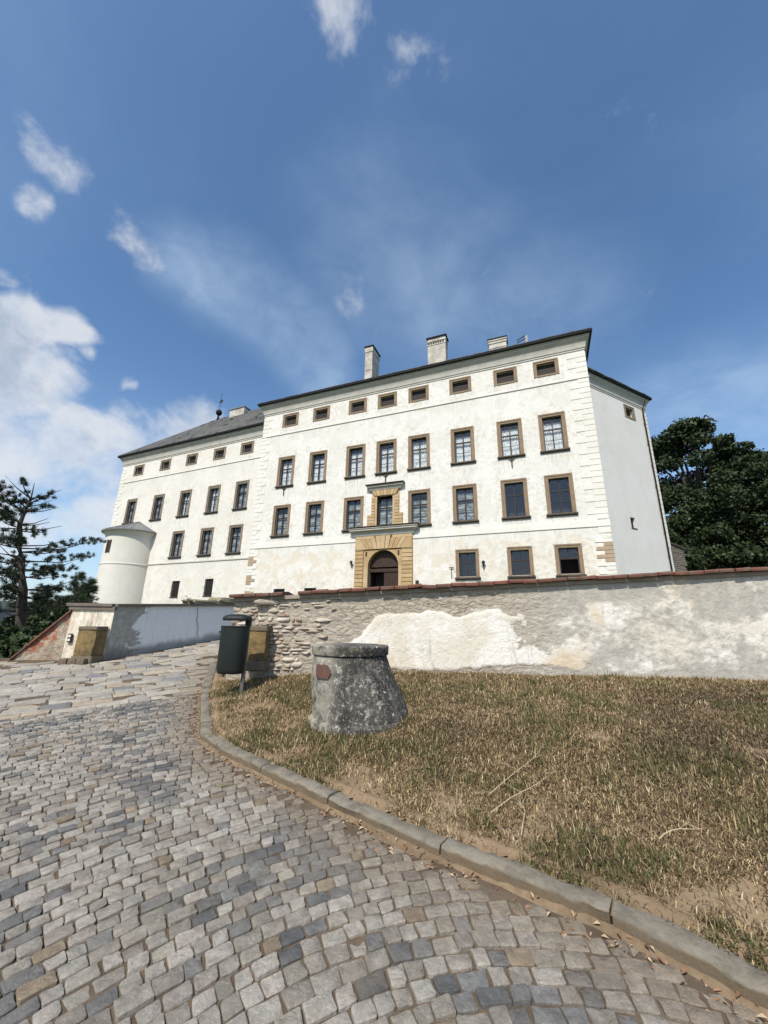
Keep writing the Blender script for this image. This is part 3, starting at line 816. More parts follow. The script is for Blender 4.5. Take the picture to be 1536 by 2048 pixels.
# quoins
def quoins(par, u, sgn, z0, z1, long_, short, bare_below, step=.44, v=0., mat='plaster_quoin', side=True):
    z = z0; i = 0
    while z < z1-.1:
        h = min(step, z1-z); L = (long_ if i % 2 else short)*random.uniform(.96, 1.04)
        a, b = (u+.028*sgn*-1*-1, u-sgn*L) if False else (u+sgn*.028, u-sgn*L)
        x0, x1 = min(a, b), max(a, b)
        bare = (z < bare_below and random.random() < .72) or (z < bare_below+4 and random.random() < .16)
        if bare and (sgn > 0 or z < bare_below): L2 = 1
        mm = MB().cbox(x0, x1, v-.03-(.012 if bare else 0), v+(.55 if i % 2 == 0 else .3), z+.012, z+h-.012, .012)
        o = mm.build('quoin', MT['quoin_bare'] if bare and random.random() < .8 else MT[mat], par)
        z += h; i += 1
quoins(MA, UL, -1, 7.75, 21.9, 1.0, .62, 0)
quoins(MA, UR, 1, 7.75, 21.9, 1.28, .70, 7.8)
quoins(MA, UL, -1, 3.2, 7.73, .95, .55, 7.7, step=.285)
quoins(MA, UR, 1, 3.2, 7.73, .98, .52, 7.7, step=.262)
# iron wall anchors below three upper sills
for u in (COLS[0], COLS[3]-.02, COLS[6]):
    a = MB().box(u-.045, u+.045, -.07, -.005, 13.25, 13.86)
    a.add([(u-.045, -.07, 13.25), (u+.045, -.07, 13.25), (u, -.05, 13.02), (u, -.005, 13.02)], [(0, 1, 2), (0, 2, 3), (1, 3, 2)])
    a.add([(u-.28, -.06, 13.86), (u, -.06, 13.62), (u+.28, -.06, 13.86), (u, -.06, 13.74), (u-.28, -.01, 13.86), (u, -.01, 13.62), (u+.28, -.01, 13.86), (u, -.01, 13.74)], [(0, 1, 3), (1, 2, 3), (0, 4, 5, 1), (1, 5, 6, 2)])
    a.build('wall_anchor', MT['iron'], MA)
# ---- portal
PC = -.17
portal = MB().box(-2.62, -1.90, -.06, .30, 2.4, 7.46).box(1.42, 2.28, -.06, .30, 2.4, 7.46).box(-2.62, 2.28, -.05, .25, 7.46, 8.60).build('portal', MT['portal'], MA)
z = 2.95
while z < 7.4:
    h = .317
    for (a, b) in ((-2.62, -1.88), (1.42, 2.28)):
        MB().cbox(a-random.uniform(0, .01), b, -.20, -.062, z+.012, z+h-.012, .03).build('rusticated_block', random.choice((MT['portal'], MT['portal'], MT['portal_pale'])), portal)
    z += h
# arch frame with spandrels, round opening
ar, az_, = 1.30, 6.12
n = 18
xs0, xs1, zt = -1.86, 1.40, 7.44
def jamb(a, b): MB().cbox(a, b, -.14, .5, 2.6, az_, .012).build('jamb', MT['portal_pale'], portal)
jamb(xs0, PC-ar); jamb(PC+ar, xs1)
m = MB()
arc = [(PC+ar*math.cos(math.pi*k/n), az_+ar*math.sin(math.pi*k/n)) for k in range(n+1)]
outer = []
for (x, zz_) in arc:
    dx, dz = x-PC, zz_-az_; t = min((xs1-PC)/dx if dx > 1e-6 else 9, (xs0-PC)/dx if dx < -1e-6 else 9, (zt-az_)/dz if dz > 1e-6 else 9)
    outer.append((PC+dx*t, az_+dz*t))
for side in (range(0, n//2), range(n//2, n)):
    m = MB()
    for k in side:
        p, q, a, b = arc[k], arc[k+1], outer[k], outer[k+1]
        y0 = -.14
        m.add([(p[0], y0, p[1]), (a[0], y0, a[1]), (b[0], y0, b[1]), (q[0], y0, q[1])], [(0, 1, 2, 3)])
        m.add([(p[0], y0, p[1]), (q[0], y0, q[1]), (q[0], .5, q[1]), (p[0], .5, p[1])], [(0, 1, 2, 3)])
        if abs(a[1]-zt) > 1e-4 and abs(b[1]-zt) < 1e-4 or abs(a[1]-zt) < 1e-4 and abs(b[1]-zt) > 1e-4:
            cx = a[0] if abs(a[1]-zt) > 1e-4 else b[0]
            m.add([(a[0], y0, a[1]), (cx, y0, zt), (b[0], y0, b[1])], [(0, 1, 2)])
    m.build('spandrel', MT['portal'], portal)
for k in range(3, n-2, 3): pass
MB().prism([(PC-.16, az_+ar-.02), (PC+.16, az_+ar-.02), (PC+.24, zt), (PC-.24, zt)], -.18, .1, .015).build('keystone', MT['portal_pale'], portal)
for u in (-1.62, 1.15): MB().box(u-.06, u+.06, -.2, -.141, 7.0, 7.32).build('hinge_hook', MT['iron'], portal)
# flat arch of fanned voussoirs over the frame
zl0, zl1, fz = 7.49, 8.36, 4.9
xs = np.linspace(-2.62, 2.28, 12)
for i in range(11):
    a0, a1 = xs[i]+.012, xs[i+1]-.012
    k = (zl1-fz)/(zl0-fz)
    def top(x): return max(-2.62, min(2.28, PC+(x-PC)*k*1.02))
    # bottoms gather towards the opening
    b0 = PC+(a0-PC)*.70; b1 = PC+(a1-PC)*.70
    if i == 0: b0 = -2.62
    if i == 10: b1 = 2.28
    zt_ = 8.58 if i in (4, 5, 6) else zl1
    mm = MB()
    if i == 0: pts = [(b0, zl0), (b1-.0, zl0), (a1, zt_), (a0, zt_)]
    elif i == 10: pts = [(b0, zl0), (b1, zl0), (a1, zt_), (a0, zt_)]
    else: pts = [(b0, zl0), (b1, zl0), (a1, zt_), (a0, zt_)]
    mm.prism(pts, -.24 if i != 5 else -.28, -.051, .022).build('voussoir', MT['portal_pale'] if i in (4, 5, 6) or i % 3 == 0 else MT['portal'], portal)
for (a, b) in ((-2.62, -.93), (.59, 2.28)): MB().cbox(a, b, -.19, -.051, 8.38, 8.60, .012).build('architrave', MT['portal_pale'], portal)
MB().sweep([(0, 8.62), (.20, 8.62), (.24, 8.70), (.26, 8.88), (.40, 9.00), (.52, 9.04), (.52, 9.16), (.58, 9.18), (.60, 9.24), (0.0, 9.30)], [(-2.55, 0, -1, 0), (-2.55, 0, -1, -1), (2.21, 0, 1, -1), (2.21, 0, 1, 0)]).build('portal_cornice', MT['trim'], portal)
MB().box(-3.2, 2.86, -.66, .0, 9.31, 9.35).build('lead_flashing', MT['sill'], portal)
# door
m = MB(); pts = [(PC+(ar+.02)*math.cos(math.pi*k/n), az_-.55+.55+(ar+.02)*math.sin(math.pi*k/n)) for k in range(n+1)]
door = MB().prism(pts, .32, .36).build('tympanum', MT['wood'], portal)
MB().box(PC-ar, PC+ar, .24, .38, 5.72, 5.98).build('door_transom', MT['wood'], portal)
for k in range(6): MB().cbox(PC+.04+k*.21, PC+.04+(k+1)*.21-.012, .31, .36, 2.7, 5.72, .008).build('door_board', MT['wood'], portal)
MB().box(PC-.04, PC+.04, .28, .38, 2.7, 5.72).build('door_post', MT['wood'], portal)
MB().box(PC-ar-.02, PC-ar+.05, .4, 1.5, 2.7, 5.72).build('open_door_leaf', MT['wood'], portal)
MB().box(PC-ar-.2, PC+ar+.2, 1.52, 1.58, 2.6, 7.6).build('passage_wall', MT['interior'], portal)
# window over the portal with its own rusticated surround
ad = MB().box(-1.28, -.81, -.05, .3, 9.36, 12.5).box(.57, 1.12, -.05, .3, 9.36, 12.5).box(-.81, .57, -.05, .3, 11.95, 12.5).build('window_surround', MT['portal'], MA)
z = 9.38
while z < 12.0:
    h = .262
    wl, wr = (-1.66, 1.44) if z < 10.2 else ((-1.42, 1.24) if z < 10.4 else (-1.30, 1.13))
    MB().cbox(wl, -.99, -.16, .1, z+.01, z+h-.01, .018).build('rusticated_block', random.choice((MT['portal'], MT['portal_pale'])), ad)
    MB().cbox(.77, wr, -.16, .1, z+.01, z+h-.01, .018).build('rusticated_block', random.choice((MT['portal'], MT['portal_pale'])), ad)
    z += h
MB().cbox(-.985, -.81, -.12, .25, 9.37, 12.0, .01).build('jamb', MT['portal_pale'], ad); MB().cbox(.57, .765, -.12, .25, 9.37, 12.0, .01).build('jamb', MT['portal_pale'], ad)
xv = np.linspace(-1.30, 1.13, 8)
for i in range(7):
    c = -.10; b0, b1 = c+(xv[i]-c)*.78, c+(xv[i+1]-c)*.78
    MB().prism([(b0+.01, 12.01), (b1-.01, 12.01), (xv[i+1]-.01, 12.52), (xv[i]+.01, 12.52)], -.18, -.051, .018).build('voussoir', MT['portal_pale'] if i % 2 else MT['portal'], ad)
MB().sweep([(0, 12.53), (.20, 12.53), (.26, 12.68), (.38, 12.78), (.38, 12.86), (.46, 12.90), (0, 12.96)], [(-1.30, 0, -1, 0), (-1.30, 0, -1, -1), (1.13, 0, 1, -1), (1.13, 0, 1, 0)]).build('cornice', MT['trim'], ad)
MB().box(-1.8, 1.63, -.5, 0, 12.97, 13.01).build('lead_flashing', MT['sill'], ad)
tall_window(MA, -.12, 9.40, 1.40, 2.58, 'gauze', 5, t=.02, frame='sash', sill=False, v=.12, proud=.0)

# small fittings on the facade (things of their own)
def lamp(u, z, label):
    t = empty('wall_lamp', (0, 0, 0), 0, label=label, category='lamp')
    t.matrix_world = MA.matrix_basis @ Matrix.Translation((u, 0, z))
    t.location = MA.matrix_basis @ Vector((u, -.02, z)); t.rotation_euler = MA.rotation_euler
    MB().tube([(0, .0, -.3), (0, -.12, -.32), (0, -.2, -.1)], [.025, .022, .022], 6).build('bracket', MT['iron'], t)
    MB().lathe([(.05, -.12), (.12, .12), (.15, .13), (.03, .26)], 6).build('lantern', MT['iron'], t).location = (0, -.2, 0)
    return t
lamp(-2.93, 6.42, 'small black wall lantern left of the arched portal'); lamp(7.62, 5.98, 'small dark wall lamp beside a ground-floor window')
def on_facade(name, mb, u, z, mat, label, cat):
    o = mb.build(name, MT[mat], None, label=label, category=cat); o.location = MA.matrix_basis @ Vector((u, -.02, z)); o.rotation_euler = MA.rotation_euler; return o
on_facade('iron_hook', MB().tube([(0, 0, -.4), (0, -.08, -.35), (0, -.08, .42)], [.02]*3, 6).box(-.18, .18, -.1, -.06, .40, .45), 5.28, 5.4, 'iron', 'thin black T-shaped iron hook left of a ground-floor window', 'hook')
on_facade('notice_box', MB().cbox(-.13, .13, -.06, 0, -.15, .15, .01).box(-.11, .11, -.067, -.061, -.12, .12), 2.62, 4.80, 'iron', 'small black square box on the wall right of the portal', 'box')
on_facade('notice_board', MB().cbox(-.38, .38, -.05, 0, -.3, .17, .012).box(-.34, .34, -.057, -.051, -.26, .13), 2.72, 4.44, 'iron', 'dark rectangular notice board low on the wall right of the portal', 'sign')

# ---- left wing
WA = empty('castle_wing', (-12.296, 36.386, 0), math.atan2(-.40992, .91212), label='lower white castle wing with hipped grey slate roof, left of the main block', category='castle')
WUL = -22.05; WZT = 20.0
wc = [-18.95, -14.35, -10.12, -5.98, -2.17]
ops = []
for i, u in enumerate(wc):
    ops.append((u-.6, u+.6, 18.5, 19.45)); ops.append((u-.64, u+.64, 12.55, 15.12))
    if i > 1: ops.append((u-.12-.64, u-.12+.64, 8.1, 10.57))
gw = [(-10.0, -8.9, 3.95, 5.58), (-5.45, -4.35, 4.02, 5.66)]
ops += gw
m = MB(); wall_panel(m, WUL, .3, .0, WZT+.6, 0, ops, .45, grid=.4)
m.add([(WUL, 0, 0), (WUL, 13, 0), (WUL, 13, WZT+.6), (WUL, 0, WZT+.6)], [(0, 1, 2, 3)][::-1])
m.add([(WUL, 13, 0), (.3, 13, 0), (.3, 13, WZT+.6), (WUL, 13, WZT+.6)], [(3, 2, 1, 0)])
m.build('wall', MT['plaster_wing'], WA, colors=stain_cols(m.v, ops, (17.6, 7.34)))
m = MB(); m.box(WUL+.1, .2, 1.5, 1.6, 0, WZT)
for z in (7.5, 11.6, 17.): m.box(WUL+.1, .2, .5, 1.5, z-.06, z)
m.build('dark_room_backing', MT['interior'], WA)
for i, u in enumerate(wc):
    attic_window(WA, u, 18.38, 1.72, 1.33, 'sand_dark')
    tall_window(WA, u, 12.52, 1.72, 2.88, 'lace' if i in (2, 3) else 'gauze', i+1, 'sand_dark', t=.24)
    if i > 1: tall_window(WA, u-.12, 8.10, 1.74, 2.74, 'gauze', i+2, 'sand_dark', t=.24)
for (a, b, c, d) in gw:
    win = MB().box(a, b, .15, .2, c, d).build('window', MT['attic'], WA, label='small barred ground-floor window')
    MB().box(a-.05, b+.05, -.05, .1, c-.06, c).build('sill', MT['sill'], win)
    for k in range(4): MB().box(a+.2+k*.23, a+.225+k*.23, .06, .085, c, d).build('bar', MT['iron'], win)
    for k in range(4): MB().box(a, b, .086, .10, c+.3+k*.33, c+.32+k*.33).build('bar', MT['iron'], win)
wpath = [(WUL, 9, -1, 0), (WUL, 0, -1, -1), (-.03, 0, 0, -1)]
MB().sweep([(0, 17.60), (.07, 17.65), (.07, 17.72), (0, 17.74)], wpath).build('string_course', MT['plaster_quoin'], WA)
MB().sweep([(0, 7.34), (.07, 7.38), (.07, 7.48), (0, 7.50)], [(-14.2, 0, 0, -1), (-.03, 0, 0, -1)]).build('string_course', MT['trim'], WA)
MB().sweep([(a, z-2.02) for a, z in cp], wpath).build('cornice', MT['trim'], WA, smooth=30)
MB().sweep([(a, z-2.02) for a, z in gp], wpath).build('gutter', MT['gutter'], WA, smooth=30)
# visible slate slope with courses of slates
we = .60; wze = 21.18; wd_ = 13.; wr = 7.15
rx0 = WUL-we; ridge_u = -14.9; ridge_v = (wd_)/2
rv = [(rx0, -we, wze), (-.03, -we, wze), (-.03, wd_+we, wze), (rx0, wd_+we, wze), (ridge_u, ridge_v, wze+wr), (-.03, ridge_v, wze+wr)]
wroof = MB().add(rv, [(0, 1, 5, 4), (2, 3, 4, 5), (3, 0, 4), (1, 2, 5)]).build('roof', MT['slate'], WA)
ncr = 22
slope = Vector((0, ridge_v+we, wr)); 
V = []; F = []; cnt = 0
slate_list = []
for r_ in range(ncr):
    t0 = r_/ncr; t1 = (r_+1)/ncr+.012
    ul = rx0+(ridge_u-rx0)*t0+.02; ur = -.04
    u = ul-random.uniform(0, .3)
    while u < ur:
        wdt = random.uniform(.42, .62); a = max(u, ul); b = min(u+wdt-.012, ur); u += wdt
        if b-a < .1: continue
        if r_ < 4 and random.random() < .03: continue
        lift = random.uniform(.02, .05) + (random.uniform(.03, .12) if random.random() < .05 else 0)
        p0 = Vector((0, -we, wze))+slope*t0; p1 = Vector((0, -we, wze))+slope*t1
        nn = Vector((0, -wr, ridge_v+we)).normalized()
        q0 = p0+nn*lift; q1 = p1+nn*.012
        vs = [(a, q0.y, q0.z), (b, q0.y, q0.z), (b, q1.y, q1.z), (a, q1.y, q1.z), (a, q0.y+.002, q0.z-lift), (b, q0.y+.002, q0.z-lift)]
        slate_list.append((vs, r_))
fs = [(0, 1, 2, 3), (4, 5, 1, 0)]
big = [s_ for s_ in slate_list if s_[1] < 7][:290]; rest = [s_ for s_ in slate_list if s_ not in big]
for vs, _ in big: MB().add(vs, fs).build('slate', MT['slate'], wroof)
m = MB()
for vs, _ in rest: m.add(vs, fs)
m.build('upper_slates', MT['slate'], wroof, kind='stuff')
MB().tube([(rx0, -we, wze+.03), (ridge_u, ridge_v, wze+wr+.04)], [.09, .09], 6).build('hip_cap', MT['lead'], wroof)
MB().tube([(ridge_u, ridge_v, wze+wr+.04), (-.05, ridge_v, wze+wr+.04)], [.09, .09], 6).build('ridge_cap', MT['lead'], wroof)
c = MB().box(-12.1, -9.6, 6.0, 7.0, 25.5, 28.9).build('chimney', MT['chimney'], wroof)
MB().box(-12.2, -9.5, 5.9, 7.1, 28.9, 29.02).build('chimney_cap', MT['lead'], wroof)
quoins(WA, WUL, -1, 8., 19.9, .95, .6, 0)
# finial: ball and weather vane
fin = empty('weather_vane', WA.matrix_basis @ Vector((ridge_u+.2, ridge_v, wze+wr)), WA.rotation_euler.z, label='iron ball finial with weather vane on the wing roof', category='weather vane')
MB().lathe([(.22, -.1), (.14, .3), (.10, .7)], 10).build('stem', MT['gutter'], fin, smooth=True)
MB().lathe([(.02, .66), (.25, .74), (.38, .92), (.42, 1.1), (.38, 1.28), (.25, 1.46), (.02, 1.54)], 16).build('ball', MT['gutter'], fin, smooth=True)
MB().tube([(0, 0, 1.5), (0, 0, 4.1)], [.035, .02], 6).build('rod', MT['iron'], fin)
MB().add([(-.05, 0, 2.5), (.42, 0, 2.7), (.42, 0, 3.0), (.05, 0, 3.15), (-.25, 0, 2.85), (-.05, .02, 2.5), (.42, .02, 2.7), (.42, .02, 3.0), (.05, .02, 3.15), (-.25, .02, 2.85)], [(0,1,2,3,4), (9,8,7,6,5)]+[(i, 5+i, 5+(i+1) % 5, (i+1) % 5) for i in range(5)]).build('banner', MT['iron'], fin)
MB().box(-.14, .14, -.015, .015, 3.78, 3.82).build('cross_bar', MT['iron'], fin)

# ---- round turret
TA = empty('round_turret', WA.matrix_basis @ Vector((-17.0, 0, 0)), WA.rotation_euler.z, label='half-round white corner turret with conical sheet-metal roof', category='turret')
tr = 2.8
prof = [(tr+.12, 0), (tr+.06, 3.), (tr+.02, 5.5), (tr, 7.22), (tr+.05, 7.27), (tr+.05, 7.36), (tr, 7.38), (tr-.02, 10.3), (tr+.04, 10.36), (tr+.10, 10.55), (tr+.26, 10.78), (tr+.30, 10.82)]
MB().lathe(prof, 64, cap=False).build('wall', MT['plaster_turret'], TA, smooth=30)
n = 24; m = MB(); Rr = tr+.52
apex = (0, .3, 12.45)
cone = MB().lathe([(Rr-.02, 10.80), (Rr, 10.9), (Rr-.06, 10.93), (.1, 12.42)], 48, cap=False).build('roof', MT['lead'], TA, smooth=20)
for k in range(14):
    a = math.pi+math.pi*(k+.5)/14
    MB().tube([((Rr-.06)*math.cos(a), (Rr-.06)*math.sin(a), 10.95), (.1*math.cos(a), .1*math.sin(a), 12.44)], [.028, .02], 5).build('standing_seam', MT['lead'], cone)
MB().lathe([(tr+.25, 10.79), (Rr-.02, 10.80)], 48, cap=False).build('soffit', MT['trim'], TA)
for ang, z0, z1, hw in ((2., 8.45, 9.75, .24), (-16, 3.2, 4.75, .24)):
    a = R(ang)-math.pi/2; ca, sa = math.cos(a), math.sin(a)
    o = MB().box(-hw, hw, -.05, .25, z0, z1).build('slit_window', MT['attic'], TA); rr = tr-.02
    o.location = (rr*ca, rr*sa, 0); o.rotation_euler = (0, 0, R(ang))
    for s_ in (-1, 1):
        MB().box(s_*hw-.05, s_*hw+.05, -.09, .2, z0-.05, z1+.05).build('frame', MT['sill'], o)

# ---- rear wing wall on the right
RA = empty('castle_rear_wing', (16.77, 29.14, 0), math.atan2(.463, .886), label='shaded pale side wing with small windows at the right rear of the castle', category='castle')
RL = 9.15; RZ = 22.1
rops = [(5.85, 7.0, 20.42, 21.42), (3.85, 4.5, 9.65, 10.55)]
m = MB(); wall_panel(m, -1.5, RL, 1.5, RZ+.6, 0, rops, .4)
m.add([(RL, 0, 1.5), (RL, 9, 1.5), (RL, 9, RZ+.6), (RL, 0, RZ+.6)], [(0, 1, 2, 3)])
m.build('wall', MT['plaster_rear'], RA)
MB().box(-1.4, RL-.1, .9, 1.0, 2, RZ).build('dark_room_backing', MT['interior'], RA)
attic_window(RA, 6.42, 20.28, 1.6, 1.33, 'sand_dark')
tw = MB().box(3.85, 4.5, .2, .24, 9.65, 10.55).build('window', MT['attic'], RA, label='tiny square window')
MB().box(3.78, 4.57, -.05, .1, 9.58, 9.65).build('sill', MT['sill'], tw); MB().box(4.16, 4.19, .15, .19, 9.65, 10.55).build('sash', MT['sash'], tw)
rp = [(-1.2, 0, 0, -1), (RL, 0, 1, -1), (RL, 8, 1, 0)]
MB().sweep([(a*.85, z-.1) for a, z in cp], rp).build('cornice', MT['trim'], RA, smooth=30)
MB().sweep([(a*.85, z-.1) for a, z in gp], rp).build('gutter', MT['gutter'], RA, smooth=30)
ee = .52; hz = 23.1
rroof = MB().add([(-1.2, -ee, hz), (RL+ee, -ee, hz), (RL+ee, 10, hz), (-1.2, 10, hz), (-1.2, 5, hz+2.4), (RL-4, 5, hz+2.4)], [(0, 1, 5, 4), (1, 2, 5), (2, 3, 4, 5)]).build('roof', MT['slate'], RA)
for i in range(21):
    MB().box(-.9+i*.5, -.9+i*.5+.47, -ee-.05-random.uniform(0, .03), -ee+.3, hz+.02+random.uniform(0, .04), hz+.07+random.uniform(0, .08)).build('slate', MT['slate'], rroof)
quoins(RA, RL, 1, 8.5, 21.8, .62, .5, 0, step=.44)
dpz = MB().tube([(8.50, -.5, 22.75), (8.50, -.35, 22.2), (8.50, -.12, 21.8), (8.45, -.12, 1.8)], [.065]*4, 8).build('downpipe', MT['pipe'], RA, smooth=True)
for k in range(9): MB().tube([(8.46, -.12, 3.5+k*2.1), (8.46, -.12, 3.58+k*2.1)], [.09, .09], 8).build('pipe_clip', MT['pipe'], dpz)
# dry-stone outbuilding wall beyond the corner
DS = empty('stone_outbuilding', RA.matrix_basis @ Vector((9.35, .6, 0)), RA.rotation_euler.z, label='low grey dry-stone outbuilding wall with sloping stone coping behind the castle corner', category='wall')
MT['drystone'] = simple('grey_flat_stone', (.22, .195, .155), (.13, .115, .095), 3., .9, .5, 14.)
MB().box(0, 3.3, .12, 1.2, 2., 8.0).build('core', MT['block_grey'], DS)
z = 5.4; k = 0
while z < 9.6:
    h = random.uniform(.14, .24); u = random.uniform(-.3, 0)
    while u < 3.25:
        L = random.uniform(.35, .8); zt_ = 9.35-.11*(u+L/2)
        if z+h < zt_ and u+L < 3.5: MB().cbox(max(u, 0)+.012, min(u+L, 3.3)-.012, -random.uniform(0, .05), .13, z+.012, z+h-.012, .02).build('stone', MT['drystone'], DS)
        u += L
    z += h
MB().add([(-.1, -.15, 9.25), (3.45, -.15, 8.85), (3.45, 1.2, 8.85), (-.1, 1.2, 9.25), (-.1, -.15, 9.40), (3.45, -.15, 9.0), (3.45, 1.2, 9.0), (-.1, 1.2, 9.40)], [(0,3,2,1),(4,5,6,7),(0,1,5,4),(1,2,6,5),(2,3,7,6),(3,0,4,7)]).build('coping', MT['sill'], DS)

# ------------------------------------------------------------------ boundary wall with tile capping
WD = (WR-WL).normalized(); WLEN = (WR-WL).length
BW = empty('boundary_wall', (WL.x, WL.y, 0), math.atan2(WD.y, WD.x), label='long weathered rubble wall with peeling white render and red tile capping behind the lawn', category='wall')
def wtop(s): return 2.11+.0615*s
def wgz(s):
    p = WL+WD*s; return zlawn(p.x, p.y)
def fbm(x, y, z, o=4):
    return noise.fractal(Vector((x, y, z)), 1.0, 2.0, o)
def plaster_mask(s, z):
    """1 where render still covers the stones"""
    n = fbm(s*1.1, z*1.6, 4.)*.55+fbm(s*4, z*5, 9.)*.22+fbm(s*11, z*13, 2.)*.20
    zr_ = (z-wgz(s))/(wtop(s)-.12-wgz(s))      # 0 foot .. 1 top
    # large white patch left of the middle, its top edge stepping down
    top = .80-.28*sm(4.2, 4.6, s) if s > 3.05 else -1
    a = 0.
    if s > 2.15:
        edge_top = .36+.38*sm(2.15, 2.9, s)-.06*sm(3.9, 4.1, s)+.05*sm(4.2, 4.5, s)-.08*sm(4.75, 5.1, s)+.12*sm(5.8, 6.8, s)+.35*sm(7.0, 8.2, s)
        a = sm(-.05, .05, edge_top-zr_+n*.10)
        foot = sm(.0, .04, zr_-.03-n*.08+.04*math.sin(s*2.1))
        a *= foot
        if s > 4.7: a *= 1-sm(4.7, 5.4, s)*(.86-.70*sm(-.22, .28, n+.06*math.sin(s*1.3)))
    return a
def wall_surface(m_s, m_z):
    v = np.zeros((m_z+1, m_s+1, 3)); c = np.zeros((m_z+1, m_s+1, 4)); c[..., 3] = 1
    for i in range(m_s+1):
        s = WLEN*i/m_s; zb, zt = wgz(s)-.25, wtop(s)-.10
        for j in range(m_z+1):
            z = zb+(zt-zb)*j/m_z
            pm = plaster_mask(s, z)
            d1 = noise.voronoi(Vector((s*5.0, z*11.0, 1.)))[0]
            cell = min(1., (d1[1]-d1[0])*1.6)
            rub = .008*cell+.004*fbm(s*3, z*6, 2.)+.004*fbm(s*14, z*22, 3.)+.003*fbm(s*30, z*50, 5.)
            far = sm(4.6, 6.6, s)
            rub *= (1-.55*far)
            flat = .026-.008*far+.004*fbm(s*2, z*2, 7.)+.002*fbm(s*12, z*12, 1.)
            y = -(rub*(1-pm)+flat*pm)
            if s < 2.2: y += .006*sm(2.2, 1.4, s)
            v[j, i] = (s, y, z)
            k = sm(3.4, 2.4, s)*.0
            c[j, i, :3] = (pm, cell, far)
    return v, c
v, c = wall_surface(560, 100)
nz, ns = v.shape[0], v.shape[1]
ii = np.arange(nz*ns).reshape(nz, ns)
f = np.stack((ii[:-1, :-1], ii[:-1, 1:], ii[1:, 1:], ii[1:, :-1]), -1).reshape(-1, 4)
def rubblemat():
    m = Mat('rubble_and_render', .93, .1)
    at = m.attr('Col'); sp = m.nt.nodes.new('ShaderNodeSeparateColor'); m.L(at, sp.inputs[0])
    pm, cell, far = sp.outputs[0], sp.outputs[1], sp.outputs[2]
    st = m.noise(1.2, 3, .6, vec=m.coords((4, 4, 9))); big = m.noise(1.1, 7, .6, .4); f_ = m.noise(24., 7, .7); mid = m.noise(5., 8, .7, .4)
    stone = m.mix(m.ramp(st, .35, .65), (.43, .385, .315), (.34, .295, .235))
    stone = m.mix(m.ramp(mid, .45, .70, 0, .8), stone, (.50, .455, .38))
    stone = m.mix(m.ramp(cell, .16, .0, 0, .45), stone, (.20, .17, .135))
    wv_ = m.nt.nodes.new('ShaderNodeVectorMath'); wv_.operation = 'MULTIPLY_ADD'; m.L(m.noise(7., 3, .6, col=True), wv_.inputs[0]); wv_.inputs[1].default_value = (.16, .16, .10); m.L(m.co, wv_.inputs[2])
    ve = m.voro(1., vec=m.coords((5.5, 2.5, 13.), wv_.outputs[0]), feat='DISTANCE_TO_EDGE')
    crev = m.math('MULTIPLY', m.ramp(ve, .10, .0), m.math('MULTIPLY', m.ramp(big, .40, .58, .25, 1.), m.math('SUBTRACT', 1.15, far)))
    stone = m.mix(m.math('MULTIPLY', crev, .42), stone, (.115, .095, .072))
    grey = m.mix(m.ramp(mid, .35, .7), (.38, .36, .315), (.46, .435, .38))
    stone = m.mix(far, stone, grey)
    rend = m.mix(m.ramp(big, .42, .62), (.76, .735, .67), (.66, .615, .52))
    rend = m.mix(m.ramp(mid, .52, .72, 0, .75), rend, (.50, .46, .39))
    strk = m.noise(1.6, 6, .65, .3, vec=m.coords((5., 5., .7)))
    rend = m.mix(m.ramp(strk, .54, .72, 0, .75), rend, (.40, .375, .33))
    rend = m.mix(m.ramp(m.noise(.55, 6, .6, .5), .55, .68, 0, .7), rend, (.62, .50, .33))
    pe = m.math('ADD', pm, m.math('MULTIPLY', m.math('SUBTRACT', mid, .5), 1.1))
    ff = m.math('ADD', m.math('MULTIPLY', m.ramp(pe, .40, .56), m.math('SUBTRACT', 1., far)), m.math('MULTIPLY', m.ramp(pe, .0, 1.0), far))
    c = m.mix(ff, stone, rend)
    c = m.mix(m.ramp(f_, .6, .8, 0, .35), c, (.25, .22, .18))
    m.color(c); m.bump(m.math('MULTIPLY', m.math('MULTIPLY', m.ramp(ve, 0., .25), m.math('SUBTRACT', 1., pm)), m.math('SUBTRACT', 1.1, far)), .4, .02); m.bump(m.noise(11., 9, .75, .5), .8, .035); m.bump(f_, .6, .010); return m.m
MT['rubble'] = rubblemat()
np_mesh('wall_face', v.reshape(-1, 3), f, MT['rubble'], BW, colors=c.reshape(-1, 4), smooth=True)
m = MB()
n = 40
for i in range(n):
    a, b = WLEN*i/n, WLEN*(i+1)/n
    m.add([(a, .0, .3), (b, .0, .3), (b, .42, .3), (a, .42, .3), (a, .0, wtop(a)-.10), (b, .0, wtop(b)-.10), (b, .42, wtop(b)-.10), (a, .42, wtop(a)-.10)], [(4, 5, 6, 7), (2, 3, 7, 6)]+([(3, 0, 4, 7)] if i == 0 else [])+([(1, 2, 6, 5)] if i == n-1 else []))
MT['core'] = simple('wall_core_mortar', (.33, .29, .23), (.24, .21, .17), 3., .95, .5)
m.build('wall_core', MT['core'], BW)
